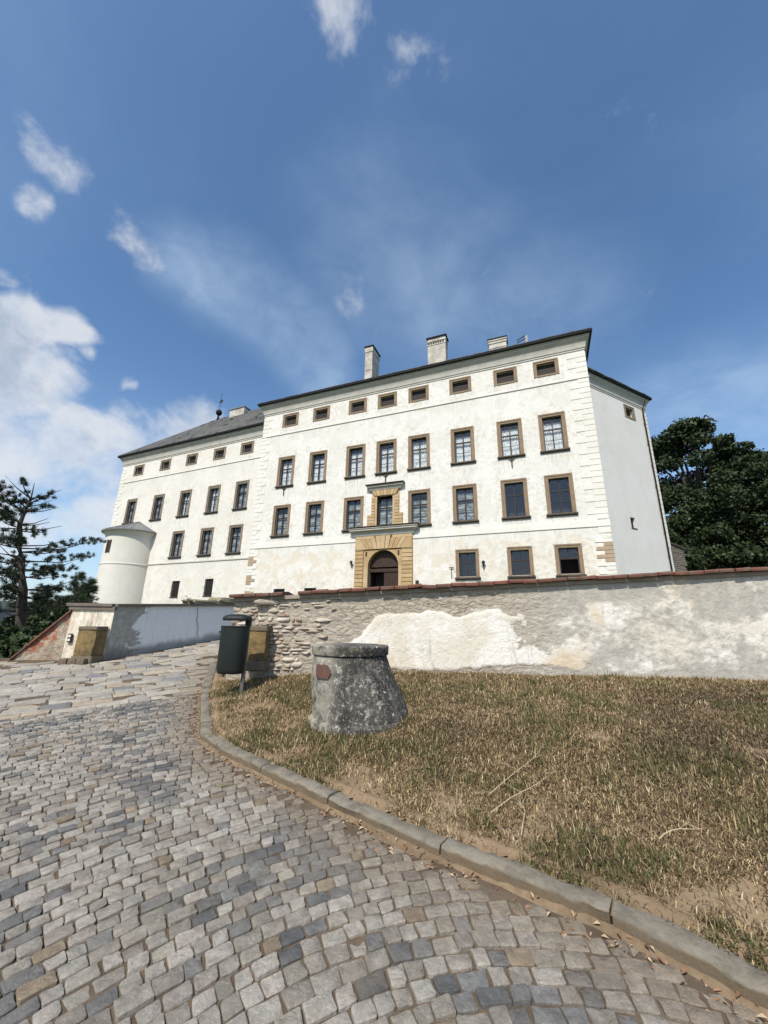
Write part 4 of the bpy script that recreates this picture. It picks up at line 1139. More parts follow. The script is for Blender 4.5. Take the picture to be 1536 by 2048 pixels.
# loose stones of the rubble at the left end, where the render is gone
def stone_obj(par, x0, x1, z0, z1, y0, y1, mat, name='stone', jit=.2):
    w_, h_ = x1-x0, z1-z0; r_ = random
    pts = []
    for (fx, fz) in ((0, .3), (.22, 0), (.75, .04), (1, .35), (.95, .8), (.7, 1), (.25, .96), (.03, .7)):
        pts.append((x0+w_*min(1.02, max(-.02, fx+r_.uniform(-jit, jit)*.5)), z0+h_*min(1.02, max(-.02, fz+r_.uniform(-jit, jit)*.5))))
    m = MB(); n = 8; cx = sum(p[0] for p in pts)/n; cz = sum(p[1] for p in pts)/n
    ty, tz = r_.uniform(-.25, .25), r_.uniform(-.3, .3)
    def yy(px, pz): return y0+ty*(px-cx)+tz*(pz-cz)
    m.v = [(cx, yy(cx, cz)-r_.uniform(0, .008), cz)]
    m.v += [(cx+(p[0]-cx)*.72, yy(p[0], p[1])+r_.uniform(-.004, .006), cz+(p[1]-cz)*.72) for p in pts]
    m.v += [(p[0], yy(p[0], p[1])+.018+r_.uniform(0, .008), p[1]) for p in pts]
    m.v += [(p[0], y1, p[1]) for p in pts]
    m.f = [(0, 1+i, 1+(i+1) % n) for i in range(n)]
    for k in range(2):
        for i in range(n): m.f.append((1+k*n+i, 1+(k+1)*n+i, 1+(k+1)*n+(i+1) % n, 1+k*n+(i+1) % n))
    o = m.build(name, mat, par, smooth=50); return o
def stonemat(name, a, b, c_):
    m = Mat(name, .93, .12); geo = m.nt.nodes.new('ShaderNodeNewGeometry').outputs['Position']
    n = m.noise(9., 7, .7, .3, vec=geo); f_ = m.noise(50., 5, .7, vec=geo)
    cc_ = m.mix(m.rnd(), a, b); cc_ = m.mix(m.ramp(n, .42, .66, 0, .8), cc_, c_); m.color(cc_); m.bump(n, .5, .02); m.bump(f_, .4, .006); return m.m
MT['rub_stone'] = stonemat('rubble_stone', (.50, .45, .37), (.36, .31, .25), (.56, .51, .43))
MT['rub_stone_dark'] = stonemat('dark_rubble_stone', (.28, .22, .17), (.36, .27, .205), (.42, .36, .29))
random.seed(21)
z = .80; cnt = 0
while z < 2.1:
    h = random.uniform(.042, .095); s = -.02+random.uniform(-.1, 0)
    while s < 2.35:
        L = random.uniform(.07, .22) if random.random() < .8 else random.uniform(.22, .36)
        hh = h*random.uniform(.65, 1.2)
        a, b = max(s, -.015)+.008, s+L-.008
        keepp = .93-.90*sm(.7, 1.9, s+.3*noise.noise(Vector((s*2, z*3, 0))))
        if b-a > .05 and z+hh < wtop(a)-.12 and z+hh > wgz(max(s, 0))-.02 and random.random() < keepp and cnt < 295:
            yo = -random.uniform(.012, .026)
            stone_obj(BW, a, b, z+.006, z+hh-.004, yo-.02*sm(.8, 2.2, s), .06, MT['rub_stone_dark'] if random.random() < .22 else MT['rub_stone']); cnt += 1
        s += L
    z += h
stone_obj(BW, .42, .86, 1.93, 2.03, -.10, .2, MT['rub_stone'], 'stone', .1)
# end face of the wall: quoined stones
for k in range(12):
    z0 = .85+k*.10
    if z0 < 1.95:
        for q in range(2):
            o = stone_obj(BW, 0, .21, z0, z0+.092, -.02, .06, MT['rub_stone']); o.rotation_euler = (0, 0, R(-90)); o.location = (.03, .02+.2*(q+1), 0)
# tile capping
def tilemat():
    m = Mat('red_clay_tile', .85, .2); geo = m.nt.nodes.new('ShaderNodeNewGeometry').outputs['Position']
    n = m.noise(7., 7, .7, .3, vec=geo); f_ = m.noise(40., 5, .7, vec=geo)
    c_ = m.mix(m.rnd(), (.175, .068, .045), (.115, .062, .048)); c_ = m.mix(m.ramp(n, .46, .66, 0, .75), c_, (.13, .11, .085))
    c_ = m.mix(m.ramp(f_, .58, .74, 0, .5), c_, (.30, .26, .20)); m.color(c_); m.bump(n, .4, .01); return m.m
MT['tile'] = tilemat()
cap = MB()
for i in range(40):
    a, b = WLEN*i/40, WLEN*(i+1)/40
    cap.add([(a, -.045, wtop(a)-.125), (b, -.045, wtop(b)-.125), (b, .46, wtop(b)-.125), (a, .46, wtop(a)-.125), (a, -.045, wtop(a)-.058), (b, -.045, wtop(b)-.058), (b, .46, wtop(b)-.058), (a, .46, wtop(a)-.058)],
            [(0, 3, 2, 1), (4, 5, 6, 7), (0, 1, 5, 4), (2, 3, 7, 6)]+([(3, 0, 4, 7)] if i == 0 else [])+([(1, 2, 6, 5)] if i == 39 else []))
cap.build('mortar_bed', MT['core'], BW)
tm = []
for k in range(5):
    m = MB(); L = .245
    prof = [(-.14+random.uniform(-.006, .006), .0), (-.145, .035), (-.13, .056), (.2, .085), (.53, .05), (.53, .0)]
    for i, x in enumerate((0, .006, L*.5, L-.006, L)):
        for (y, z) in prof:
            e_ = .004 if i in (0, 4) else 0
            m.v.append((x, y+e_+random.uniform(-.004, .004), z-e_+random.uniform(-.003, .003)))
    for i in range(4):
        for q in range(5): m.f.append((i*6+q, i*6+q+1, (i+1)*6+q+1, (i+1)*6+q))
        m.f.append((i*6+5, i*6, (i+1)*6, (i+1)*6+5))
    m.f += [tuple(range(6)), tuple(reversed(range(24, 30)))]
    m.f = [tuple(reversed(f_)) for f_ in m.f]
    me = bpy.data.meshes.new('tile'); me.from_pydata(m.v, [], m.f); me.update(); me.materials.append(MT['tile']); tm.append(me)
s = -.05
while s < WLEN-.2:
    if not (.80 < s < .98):
        o = bpy.data.objects.new('tile', random.choice(tm)); col.objects.link(o); o.parent = BW
        o.location = (s, random.uniform(-.02, .012), wtop(max(s, 0))-.056+random.uniform(-.006, .008)); o.rotation_euler = (random.gauss(0, .02), -.0615+random.gauss(0, .02), random.gauss(0, .02))
    s += .252+random.uniform(-.004, .012)

# ------------------------------------------------------------------ left approach wall, pier and ramp
def bluemat():
    m = Mat('bluegrey_limewash', .93, .1); n = m.noise(1.1, 8, .65, .5); f_ = m.noise(8., 7, .7); x = m.sepz(0); z = m.sepz(2)
    c = m.mix(m.ramp(f_, .3, .75), (.80, .80, .775), (.72, .72, .70))
    edge = m.math('ADD', m.math('MULTIPLY', x, -.42), m.math('MULTIPLY', m.math('SUBTRACT', n, .5), 2.1))
    bare = m.ramp(edge, -.34, -.28)
    c = m.mix(bare, c, m.mix(m.ramp(f_, .35, .65), (.30, .285, .245), (.42, .40, .35)))
    spots = m.ramp(m.noise(1.7, 4, .5, .0), .74, .76); c = m.mix(spots, c, (.14, .13, .12))
    foot = m.math('SUBTRACT', m.math('SUBTRACT', z, m.math('MULTIPLY', x, .098)), m.math('MULTIPLY', m.math('SUBTRACT', n, .5), .45))
    c = m.mix(m.ramp(foot, 1.02, .80, 0., .75), c, (.17, .16, .14))
    c = m.mix(m.ramp(m.noise(1.2, 6, .6, .2, vec=m.coords((6., 6., .5))), .54, .74, 0, .4), c, (.36, .355, .33))
    m.color(c); m.bump(m.math('SUBTRACT', m.math('MULTIPLY', f_, .2), m.math('MULTIPLY', bare, .5)), .6, .03); return m.m
MT['blue'] = bluemat()
def piermat():
    m = Mat('flaking_pier_render', .93, .1); n = m.noise(2.6, 8, .68, .5); f_ = m.noise(16., 7, .7); s_ = m.noise(1.6, 6, .65, .3, vec=m.coords((4., 4., .8)))
    c = m.mix(m.ramp(n, .42, .60), (.74, .69, .58), (.56, .48, .36)); c = m.mix(m.ramp(s_, .46, .64, 0, .85), c, (.33, .285, .215)); c = m.mix(m.ramp(f_, .58, .76, 0, .5), c, (.25, .21, .16))
    m.color(c); m.bump(n, .6, .04); m.bump(f_, .4, .01); return m.m
MT['pier'] = piermat()
def rampmat():
    m = Mat('crumbling_brick_render', .93, .1); n = m.noise(2.2, 8, .68, .5); f_ = m.noise(9., 7, .7, .4); b_ = m.noise(1.3, 5, .6, .3)
    c = m.mix(m.ramp(n, .38, .62), (.50, .43, .33), (.36, .295, .22)); c = m.mix(m.math('MULTIPLY', m.ramp(b_, .50, .58), m.ramp(f_, .40, .55)), c, (.36, .125, .075))
    c = m.mix(m.ramp(f_, .6, .75, 0, .6), c, (.60, .54, .43)); m.color(c); m.bump(f_, 1., .09); m.bump(n, .7, .08); return m.m
MT['ramp'] = rampmat()
MT['cap'] = simple('weathered_stone_coping', (.20, .165, .13), (.13, .11, .09), 3., .9, .5, 15.)
AW = empty('approach_wall', (-6.58, 10.0, 0), math.atan2(3.3, 1.35), label='smooth blue-grey limewashed parapet wall running up beside the slab road', category='wall')
ALEN = 9.2
def atop(s): return 1.93+.055*s
m = MB(); n = 24; hh_ = 10
vv = np.zeros((hh_+1, n+1, 3))
for i in range(n+1):
    s = ALEN*i/n
    for j in range(hh_+1):
        z = .2+(atop(s)-.2)*j/hh_; vv[j, i] = (s, .012*noise.noise(Vector((s*1.3, z*2, 0))), z)
ii = np.arange((hh_+1)*(n+1)).reshape(hh_+1, n+1); f = np.stack((ii[:-1, :-1], ii[:-1, 1:], ii[1:, 1:], ii[1:, :-1]), -1).reshape(-1, 4)
np_mesh('wall_face', vv.reshape(-1, 3), f, MT['blue'], AW, smooth=True)
MB().add([(0, .03, .0), (ALEN, .03, .0), (ALEN, .5, .0), (0, .5, 0), (0, .03, atop(0)), (ALEN, .03, atop(ALEN)), (ALEN, .5, atop(ALEN)), (0, .5, atop(0))], [(4, 5, 6, 7), (2, 3, 7, 6), (1, 2, 6, 5)]).build('wall_core', MT['core'], AW)
s = .0
while s < ALEN-.1:
    L = min(random.uniform(.85, 1.2), ALEN-s)
    MB().add([(s+.004, -.07, atop(s)), (s+L-.004, -.07, atop(s+L)), (s+L-.004, .56, atop(s+L)), (s+.004, .56, atop(s)), (s+.004, -.07, atop(s)+.065), (s+L-.004, -.07, atop(s+L)+.065), (s+L-.004, .56, atop(s+L)+.075), (s+.004, .56, atop(s)+.075)], [(0,3,2,1),(4,5,6,7),(0,1,5,4),(1,2,6,5),(2,3,7,6),(3,0,4,7)]).build('coping_stone', MT['cap'], AW)
    s += L
# crack in the render
pts = [(2.5, atop(2.5)-.02), (2.56, 1.78), (2.52, 1.68), (2.62, 1.52), (2.66, 1.4), (2.63, 1.3), (2.72, 1.15)]
cr = MB()
for a, b in zip(pts, pts[1:]): cr.add([(a[0]-.008, -.016, a[1]), (a[0]+.008, -.016, a[1]), (b[0]+.007, -.016, b[1]), (b[0]-.007, -.016, b[1])], [(0, 1, 2, 3)][::-1])
cr.build('crack', MT['iron'], AW)
# stones lying on the parapet further up
def slabstone(name, x, y, z, sx, sy, sz, rz, label, mat, jit=.12):
    bm = bmesh.new(); bmesh.ops.create_cube(bm, size=1.0); bmesh.ops.subdivide_edges(bm, edges=bm.edges[:], cuts=2, use_grid_fill=True)
    for v_ in bm.verts:
        d = v_.co.normalized()*.62; v_.co = v_.co.lerp(d, .25); k = noise.noise_vector(v_.co*2.1+Vector((x*3, y, z)))*jit
        v_.co += k; v_.co = Vector((v_.co.x*sx, v_.co.y*sy, v_.co.z*sz))
    me = bpy.data.meshes.new(name); bm.to_mesh(me); bm.free(); me.materials.append(mat)
    o = bpy.data.objects.new(name, me); col.objects.link(o); o.location = (x, y, z); o.rotation_euler = (0, 0, rz)
    return tag(o, label=label, category='stone')
MT['moss'] = simple('mossy_stone', (.28, .25, .17), (.17, .155, .10), 2.5, .95, .6, 12.)
def on_aw(s, dy, dz): 
    p = AW.matrix_basis @ Vector((s, dy, 0)); return p.x, p.y, atop(s)+.07+dz
for (s, dy, dz, sx, sy, sz, lab) in ((3.0, .32, .045, 1.15, .5, .14, 'flat mossy stone slab on the parapet, left of the pile'), (3.85, .30, .085, .9, .5, .22, 'tilted mossy stone slab on the parapet beside a window'), (4.9, .3, .13, .72, .4, .30, 'squared tan stone block on the parapet next to the tile-capped wall')):
    x, y, z = on_aw(s, dy, dz); slabstone('stone_slab', x, y, z, sx, sy, sz, AW.rotation_euler.z, lab, MT['moss'] if s < 4.5 else MT['drystone'])
# pier at the near end
PI_ = empty('gate_pier', (-7.62, 10.0, 0), 0, label='flaking cream rendered end pier of the parapet wall', category='pillar')
vv = np.zeros((13, 13, 3))
for j in range(13):
    for i in range(13):
        x = 1.04*i/12; z = .15+(1.84-.15)*j/12; vv[j, i] = (x, -.01-.02*abs(noise.noise(Vector((x*3, z*3, 4)))), z)
ii = np.arange(169).reshape(13, 13); f = np.stack((ii[:-1, :-1], ii[:-1, 1:], ii[1:, 1:], ii[1:, :-1]), -1).reshape(-1, 4)
np_mesh('pier_face', vv.reshape(-1, 3), f, MT['pier'], PI_, smooth=True)
MB().add([(0, 0, .1), (1.03, 0, .1), (1.2, .42, .1), (0, .6, .1), (0, 0, 1.84), (1.03, 0, 1.84), (1.2, .42, 1.84), (0, .6, 1.84)], [(4, 5, 6, 7), (1, 2, 6, 5), (2, 3, 7, 6), (3, 0, 4, 7)]).build('pier_core', MT['pier'], PI_)
MB().box(-.06, 1.06, -.06, .62, 1.842, 1.93).build('pier_cap', MT['cap'], PI_)
MB().box(-.12, 1.0, -.09, .62, 1.931, 2.0).build('coping_slab', MT['cap'], PI_)
so = empty('socket_box', (-7.49, 9.955, 1.18), 0, label='small dark double switch box with two white buttons on the pier', category='switch')
MB().cbox(-.05, .05, -.03, .0, -.10, .10, .006).build('housing', MT['iron'], so)
MT['white'] = simple('white_plastic', (.8, .8, .78), (.75, .75, .73), 5, .5, 0)
for dz in (-.045, .045): MB().cbox(-.028, .028, -.042, -.031, dz-.026, dz+.026, .004).build('button', MT['white'], so)
# raking wall running down to the left
RW_ = empty('raking_wall', (-7.62, 10.02, 0), 0, label='crumbling brick wall sloping down to the left of the pier', category='wall')
def rtop(x): return 1.80+.98*x      # x negative
vv = np.zeros((21, 41, 3))
for i in range(41):
    x = -2.6*i/40
    for j in range(21):
        z = -1.2+(rtop(x)-(-1.2))*j/20; vv[j, i] = (x, -.06*abs(fbm(x*2.5, z*2.5, 6.))-.02*fbm(x*9, z*9, 2.), z)
ii = np.arange(21*41).reshape(21, 41); f = np.stack((ii[:-1, :-1], ii[1:, :-1], ii[1:, 1:], ii[:-1, 1:]), -1).reshape(-1, 4)
np_mesh('wall_face', vv.reshape(-1, 3), f, MT['ramp'], RW_, smooth=True)
MB().add([(0, .02, -1.2), (-2.6, .02, -1.2), (-2.6, .4, -1.2), (0, .4, -1.2), (0, .02, rtop(0)-.01), (-2.6, .02, rtop(-2.6)-.01), (-2.6, .4, rtop(-2.6)-.01), (0, .4, rtop(0)-.01)], [(4, 7, 6, 5), (2, 6, 7, 3), (1, 5, 6, 2)]).build('wall_core', MT['core'], RW_)
for k in range(9):
    a, b = -k*.29-.0, -k*.29-.28
    MB().add([(a, -.08, rtop(a)+.0), (b, -.08, rtop(b)), (b, .44, rtop(b)), (a, .44, rtop(a)), (a, -.08, rtop(a)+.055), (b, -.08, rtop(b)+.055), (b, .44, rtop(b)+.055), (a, .44, rtop(a)+.055)], [(0,1,2,3),(7,6,5,4),(4,5,1,0),(5,6,2,1),(6,7,3,2),(7,4,0,3)]).build('coping_tile', MT['tile'], RW_)
# sandstone guard blocks
def guard(name, loc, sx, sy, sz, label, caph):
    t = empty(name, loc, 0, label=label, category='stone block')
    bm = bmesh.new(); bmesh.ops.create_cube(bm, size=1.0); bmesh.ops.subdivide_edges(bm, edges=bm.edges[:], cuts=3, use_grid_fill=True)
    for v_ in bm.verts:
        k = noise.noise_vector(v_.co*2.4+Vector(loc))*.045; ed = (abs(v_.co.x) > .45)+(abs(v_.co.z) > .45)+(abs(v_.co.y) > .45)
        v_.co *= 1-.02*(ed > 1); v_.co += k; v_.co = Vector((v_.co.x*sx, v_.co.y*sy, (v_.co.z+.5)*sz))
    me = bpy.data.meshes.new('body'); bm.to_mesh(me); bm.free(); me.materials.append(MT['block'])
    o = bpy.data.objects.new('body', me); col.objects.link(o); o.parent = t
    MB().cbox(-sx/2-.01, sx/2+.01, -sy/2-.01, sy/2, sz-.005, sz+caph, .015).build('cap', MT['block_grey'], t)
    MB().cbox(-sx/2-.03, sx/2+.03, -sy/2-.02, sy/2, -.16, .0, .02).build('plinth', MT['block_grey'], t)
    return t
guard('sandstone_block', (-6.84, 9.76, .80), .42, .38, .58, 'mossy yellow sandstone guard block in front of the flaking pier', .08)
guard('sandstone_block', (-2.2, 7.42, .97), .34, .34, .50, 'yellow-brown sandstone guard block behind the litter bin', .09)
for k, dx in enumerate((-.2, 0., .19)):
    slabstone('cobble_stone', -6.95+dx, 9.52, .68, .18, .2, .16, 0, ('dark cobble stone under the sandstone block, '+('left one', 'middle one', 'right one')[k]), MT['block_grey'], .05)

# ------------------------------------------------------------------ litter bin
MT['bin'] = simple('dark_green_painted_metal', (.011, .015, .0145), (.016, .020, .019), 3., .55, .05, 30., spec=.25)
MT['post'] = simple('grey_metal_post', (.075, .072, .075), (.11, .10, .10), 6., .5, .1, spec=.4)
BN = empty('litter_bin', (-2.15, 6.62, .66), R(4), label='dark green metal litter bin with domed rain hood on a post', category='bin')
def rrect(hx, hy, rad, n=5):
    p = []
    for (cx, cy, a0) in ((hx-rad, hy-rad, 0), (-hx+rad, hy-rad, 90), (-hx+rad, -hy+rad, 180), (hx-rad, -hy+rad, 270)):
        for k in range(n+1): t = R(a0+90*k/n); p.append((cx+rad*math.cos(t), cy+rad*math.sin(t)))
    return p
def loft(rings):
    m = MB(); n = len(rings[0])
    for r_ in rings: m.v += r_
    for i in range(len(rings)-1):
        for k in range(n): m.f.append((i*n+k, i*n+(k+1) % n, (i+1)*n+(k+1) % n, (i+1)*n+k))
    m.f += [tuple(reversed(range(n))), tuple(range((len(rings)-1)*n, len(rings)*n))]
    return m
def rr3(hx, hy, rad, cx, cy, z): return [(x+cx, y+cy, z) for x, y in rrect(hx, hy, rad)]
bx = -.20
loft([rr3(.19, .15, 0.146, bx, 0, .185), rr3(.205, .165, 0.161, bx, 0, .20), rr3(.215, .175, 0.171, bx, 0, .24), rr3(.222, .18, 0.176, bx, 0, .87), rr3(.228, .186, 0.182, bx, 0, .875), rr3(.228, .186, 0.182, bx, 0, .895), rr3(.205, .165, 0.161, bx, 0, .895), rr3(.205, .165, 0.161, bx, 0, .80)]).build('body', MT['bin'], BN, smooth=35)
loft([rr3(.205, .17, .10, bx+.015, 0, .975), rr3(.215, .18, .11, bx+.015, 0, .985), rr3(.212, .178, .11, bx+.015, 0, 1.025), rr3(.18, .15, .10, bx+.015, 0, 1.055), rr3(.10, .085, .06, bx+.02, 0, 1.075), rr3(.02, .02, .01, bx+.02, 0, 1.08)]).build('hood', MT['bin'], BN, smooth=50)
loft([rr3(.028, .03, .008, -.002, .0, -.1), rr3(.028, .03, .008, -.002, 0, 1.03)]).build('post', MT['post'], BN, smooth=30)
MB().box(-.05, .035, -.045, .045, .90, 1.02).build('hood_bracket', MT['bin'], BN)
for sx in (-1, 1): MB().box(bx-.24+(.0), bx-.225, -.03, .03, .78, .83) if sx < 0 else None
MB().tube([(bx-.223, -.05, .80), (bx-.236, -.05, .80)], [.018, .018], 8).build('lock', MT['iron'], BN)

# ------------------------------------------------------------------ old well shaft
def wellmat():
    m = Mat('lichen_concrete', .93, .12); n = m.noise(4., 8, .7, .4); f_ = m.noise(30., 6, .7, .2); s_ = m.noise(3., 7, .68, .3, vec=m.coords((3.2, 3.2, .7)))
    c = m.mix(m.ramp(n, .35, .65), (.035, .033, .030), (.085, .078, .068))
    c = m.mix(m.ramp(s_, .48, .70, 0, .5), c, (.20, .187, .165))
    c = m.mix(m.math('MULTIPLY', m.ramp(m.noise(13., 10, .82, .4), .53, .60, 0, .85), m.ramp(n, .30, .52)), c, (.38, .365, .325))
    c = m.mix(m.ramp(m.noise(38., 7, .78), .57, .63, 0, .7), c, (.46, .445, .40))
    vo = m.voro(17., vec=m.mix(.10, m.co, m.noise(9., 4, .6, col=True))); c = m.mix(m.math('MULTIPLY', m.ramp(vo, .20, .12), m.ramp(m.noise(3.5, 4, .6), .50, .58)), c, (.55, .535, .48))
    c = m.mix(m.ramp(f_, .60, .70, 0, .7), c, (.34, .32, .28))
    x = m.sepz(0); c = m.mix(m.math('MULTIPLY', m.ramp(x, -.20, -.50), m.ramp(m.noise(7., 6, .7), .35, .6)), c, (.33, .31, .25))  # left side lightened in the colour, painting in the sunlit side
    c = m.mix(m.ramp(m.noise(2.4, 5, .6), .66, .72, 0, .6), c, (.26, .17, .06))
    m.color(c); m.bump(n, .5, .03); m.bump(f_, .6, .008); return m.m
MT['well'] = wellmat()
WE = empty('well_shaft', (-.228, 5.35, .50), 0, label='squat lichen-covered concrete well shaft with round lid on the lawn', category='well')
prof = [(.595, -.15), (.595, .06), (.58, .18), (.545, .36), (.505, .55), (.462, .735)]
MB().lathe(prof, 48, shear=lambda z: (-.166*sm(-.05, .74, z)*1.0, -.02*z), cap=True).build('shaft', MT['well'], WE, smooth=40)
WE_base = MB().lathe([(.66, -.15), (.65, .02), (.62, .045), (.58, .05)], 36).build('footing', MT['well'], WE, smooth=30)
MB().lathe([(.44, .745), (.478, .745), (.484, .755), (.487, .845), (.478, .858), (.40, .864)], 48, shear=lambda z: (-.166, -.02)).build('lid', MT['well'], WE, smooth=30)
MT['plaque'] = simple('brown_plaque', (.125, .062, .045), (.095, .05, .04), 4., .6, .1)
# five-sided brown marker plate on the shaft, following its curve
pl = MB(); a_c = R(-129)
def wellpt(a, z, off=.012):
    r_ = np.interp(z, [p[1] for p in prof], [p[0] for p in prof])+off; ox = -.166*sm(-.05, .74, z)
    return (ox+r_*math.cos(a), -.02*z+r_*math.sin(a), z)
zz0, zz1 = .50, .645; aw = R(11)
nseg = 5
rows = []
for i in range(nseg+1):
    a = a_c-aw+2*aw*i/nseg; rows.append((wellpt(a, zz0), wellpt(a, zz1)))
tip = wellpt(a_c+aw+R(5.5), (zz0+zz1)/2)
for i in range(nseg): pl.add([rows[i][0], rows[i+1][0], rows[i+1][1], rows[i][1]], [(0, 1, 2, 3)])
pl.add([rows[-1][0], tip, rows[-1][1]], [(0, 1, 2)])
o = pl.build('plaque', MT['plaque'], WE)
sol = o.modifiers.new('thickness', 'SOLIDIFY'); sol.thickness = .008; sol.offset = 1

# ------------------------------------------------------------------ grass, leaves, stems
gxs = np.arange(-3.2, 9.6, .1); gys = np.arange(-.6, 8.3, .1)
GZ = np.array([[lawn_z2(x, y) for x in gxs] for y in gys])
def glz(x, y):
    fx = np.clip((x-gxs[0])/.1, 0, len(gxs)-1.001); fy = np.clip((y-gys[0])/.1, 0, len(gys)-1.001); i = fx.astype(int); j = fy.astype(int); u = fx-i; v_ = fy-j
    return GZ[j, i]*(1-u)*(1-v_)+GZ[j, i+1]*u*(1-v_)+GZ[j+1, i]*(1-u)*v_+GZ[j+1, i+1]*u*v_
def ngrid(scale, seed, oct_=3):
    a = np.array([[noise.fractal(Vector((x*scale, y*scale, seed)), 1., 2., oct_) for x in gxs] for y in gys]); return a
def gsamp(a, x, y):
    fx = np.clip((x-gxs[0])/.1, 0, len(gxs)-1.001); fy = np.clip((y-gys[0])/.1, 0, len(gys)-1.001); i = fx.astype(int); j = fy.astype(int); u = fx-i; v_ = fy-j
    return a[j, i]*(1-u)*(1-v_)+a[j, i+1]*u*(1-v_)+a[j+1, i]*(1-u)*v_+a[j+1, i+1]*u*v_
N1, N2, N3 = ngrid(1.1, 3.3), ngrid(2.6, 9.1), ngrid(.55, 5.7)
KD = np.array([[(lambda t: t[0] if t[1] else -t[0])(kdist(x, y)) for x in gxs] for y in gys])
def visible(x, y, z, pad=1.15):
    P = np.stack((x, y, z-1.6), 1); d = P@np.array(_f); a = P@np.array(_r2)/d*FPX; b = P@np.array(_u2)/d*FPX
    core = (d > .3) & (np.abs(a) < 768*pad) & (b > -1024*pad)
    wide = (d > .05) & (np.abs(a) < 768*2.6) & (b > -1024*2.2) & (rng.uniform(0, 1, len(x)) < .40)
    return core | wide
def blades(n, x0=-3.1, x1=9.0, y0=.2, y1=7.75):
    nc = n//34; ccx = rng.uniform(x0, x1, nc); ccy = rng.uniform(y0, y1, nc); ci = rng.integers(0, nc, n)
    sg = rng.uniform(.010, .045, nc)[ci]; x = ccx[ci]+rng.normal(0, 1, n)*sg; y = ccy[ci]+rng.normal(0, 1, n)*sg
    free = rng.uniform(0, 1, n) < .42; x = np.where(free, rng.uniform(x0, x1, n), x); y = np.where(free, rng.uniform(y0, y1, n), y)
    tone = np.where(free, rng.normal(0, .12, n), rng.normal(0, .42, nc)[ci])
    wy = WL.y+(x-WL.x)*(WR.y-WL.y)/(WR.x-WL.x)
    kd = gsamp(KD, x, y); n1 = gsamp(N1, x, y); n2 = gsamp(N2, x, y); n3 = gsamp(N3, x, y)
    ok = (kd > .115) & (y < wy-.05) & visible(x, y, glz(x, y))
    ok &= ((x+.228)**2+(y-5.35)**2) > .63**2
    cover = .26+.9*n2+.5*n1+.75*np.clip((kd-.12)/1.1, 0, 1)
    near_wall = np.clip((y-wy+1.0)/.9, 0, 1)
    cover = np.clip(cover+.5*near_wall, .05, 1.)
    ok &= rng.uniform(0, 1, n) < cover
    x, y, kd, n1, n2, n3, nw, tone = (a[ok] for a in (x, y, kd, n1, n2, n3, near_wall, tone))
    n3 = n3+tone; n1 = n1+tone*.35
    green = np.clip((n1*1.2+n2*1.1-.05)*1.4, 0, .38)*(1-.75*nw)+.05
    return x, y, kd, green, n3, nw
def make_blades(x, y, green, n3, nw, lmul=1.):
    n = len(x); z = glz(x, y)
    L = (rng.gamma(3., .0095, n)+.006)*(1+.30*green)*(1+.35*nw)*lmul; az = rng.uniform(0, 2*np.pi, n)
    lean = np.where(rng.uniform(0, 1, n) < .10+.55*green, rng.uniform(.1, .6, n), rng.uniform(.85, 1.5, n))
    wv = rng.uniform(.0012, .0028, n)*(1+.15*np.hypot(x, y)); dx, dy = np.cos(az), np.sin(az); px, py = -dy, dx
    bend = lean*.5
    h1, h2 = L*.5*np.cos(bend), L*.5*np.cos(bend)+L*.5*np.cos(lean*1.2)
    r1, r2 = L*.5*np.sin(bend), L*.5*np.sin(bend)+L*.5*np.sin(lean*1.2)
    V = np.zeros((n, 5, 3))
    V[:, 0] = np.stack((x-px*wv, y-py*wv, z), 1); V[:, 1] = np.stack((x+px*wv, y+py*wv, z), 1)
    V[:, 2] = np.stack((x+dx*r1-px*wv*.75, y+dy*r1-py*wv*.75, z+h1), 1); V[:, 3] = np.stack((x+dx*r1+px*wv*.75, y+dy*r1+py*wv*.75, z+h1), 1)
    V[:, 4] = np.stack((x+dx*r2, y+dy*r2, np.maximum(z+h2, z+.002)), 1)
    o = np.arange(n)[:, None]*5
    F = np.concatenate((o+np.array([0, 1, 3]), o+np.array([0, 3, 2]), o+np.array([2, 3, 4])))
    straw = np.array((.35, .26, .14)); brown = np.array((.165, .108, .058)); gr = np.array((.082, .092, .034)); pale = np.array((.52, .42, .25)); dk = np.array((.10, .075, .04))
    t = rng.uniform(0, 1, n); base = np.where((t < .34)[:, None], straw, np.where((t < .76)[:, None], brown, np.where((t < .90)[:, None], pale, dk)))
    base = base*(1-.5*np.clip(n3[:, None]*1.6+.15, 0, 1)*(1-nw[:, None])*np.array((1, 1, .9)))
    base = base*(1-.3*nw[:, None])+straw*.3*nw[:, None]
    gsel = (rng.uniform(0, 1, n) < green)[:, None]
    c = np.where(gsel, gr*rng.uniform(.6, 1.5, (n, 1)), base)*rng.uniform(.75, 1.25, (n, 1))
    Cc = np.ones((n, 5, 4)); Cc[:, :, :3] = c[:, None, :]
    return V.reshape(-1, 3), F, Cc.reshape(-1, 4)
def grassmat():
    m = Mat('dry_grass', .85, .15); c = m.attr('Col'); m.color(c); m.b.inputs['Subsurface Weight'].default_value = 0.
    return m.m
MT['grass'] = grassmat()
ba = blades(800000); bb = blades(420000, -2.2, 4.2, 1.2, 5.0)
x, y, kd, gn, n3, nw = (np.concatenate(p_) for p_ in zip(ba, bb))
V, F, Cc = make_blades(x, y, gn, n3, nw)
np_mesh('grass', V, F, MT['grass'], None, colors=Cc, kind='stuff', label='short dry yellow-brown grass with green tufts on the lawn', category='grass')
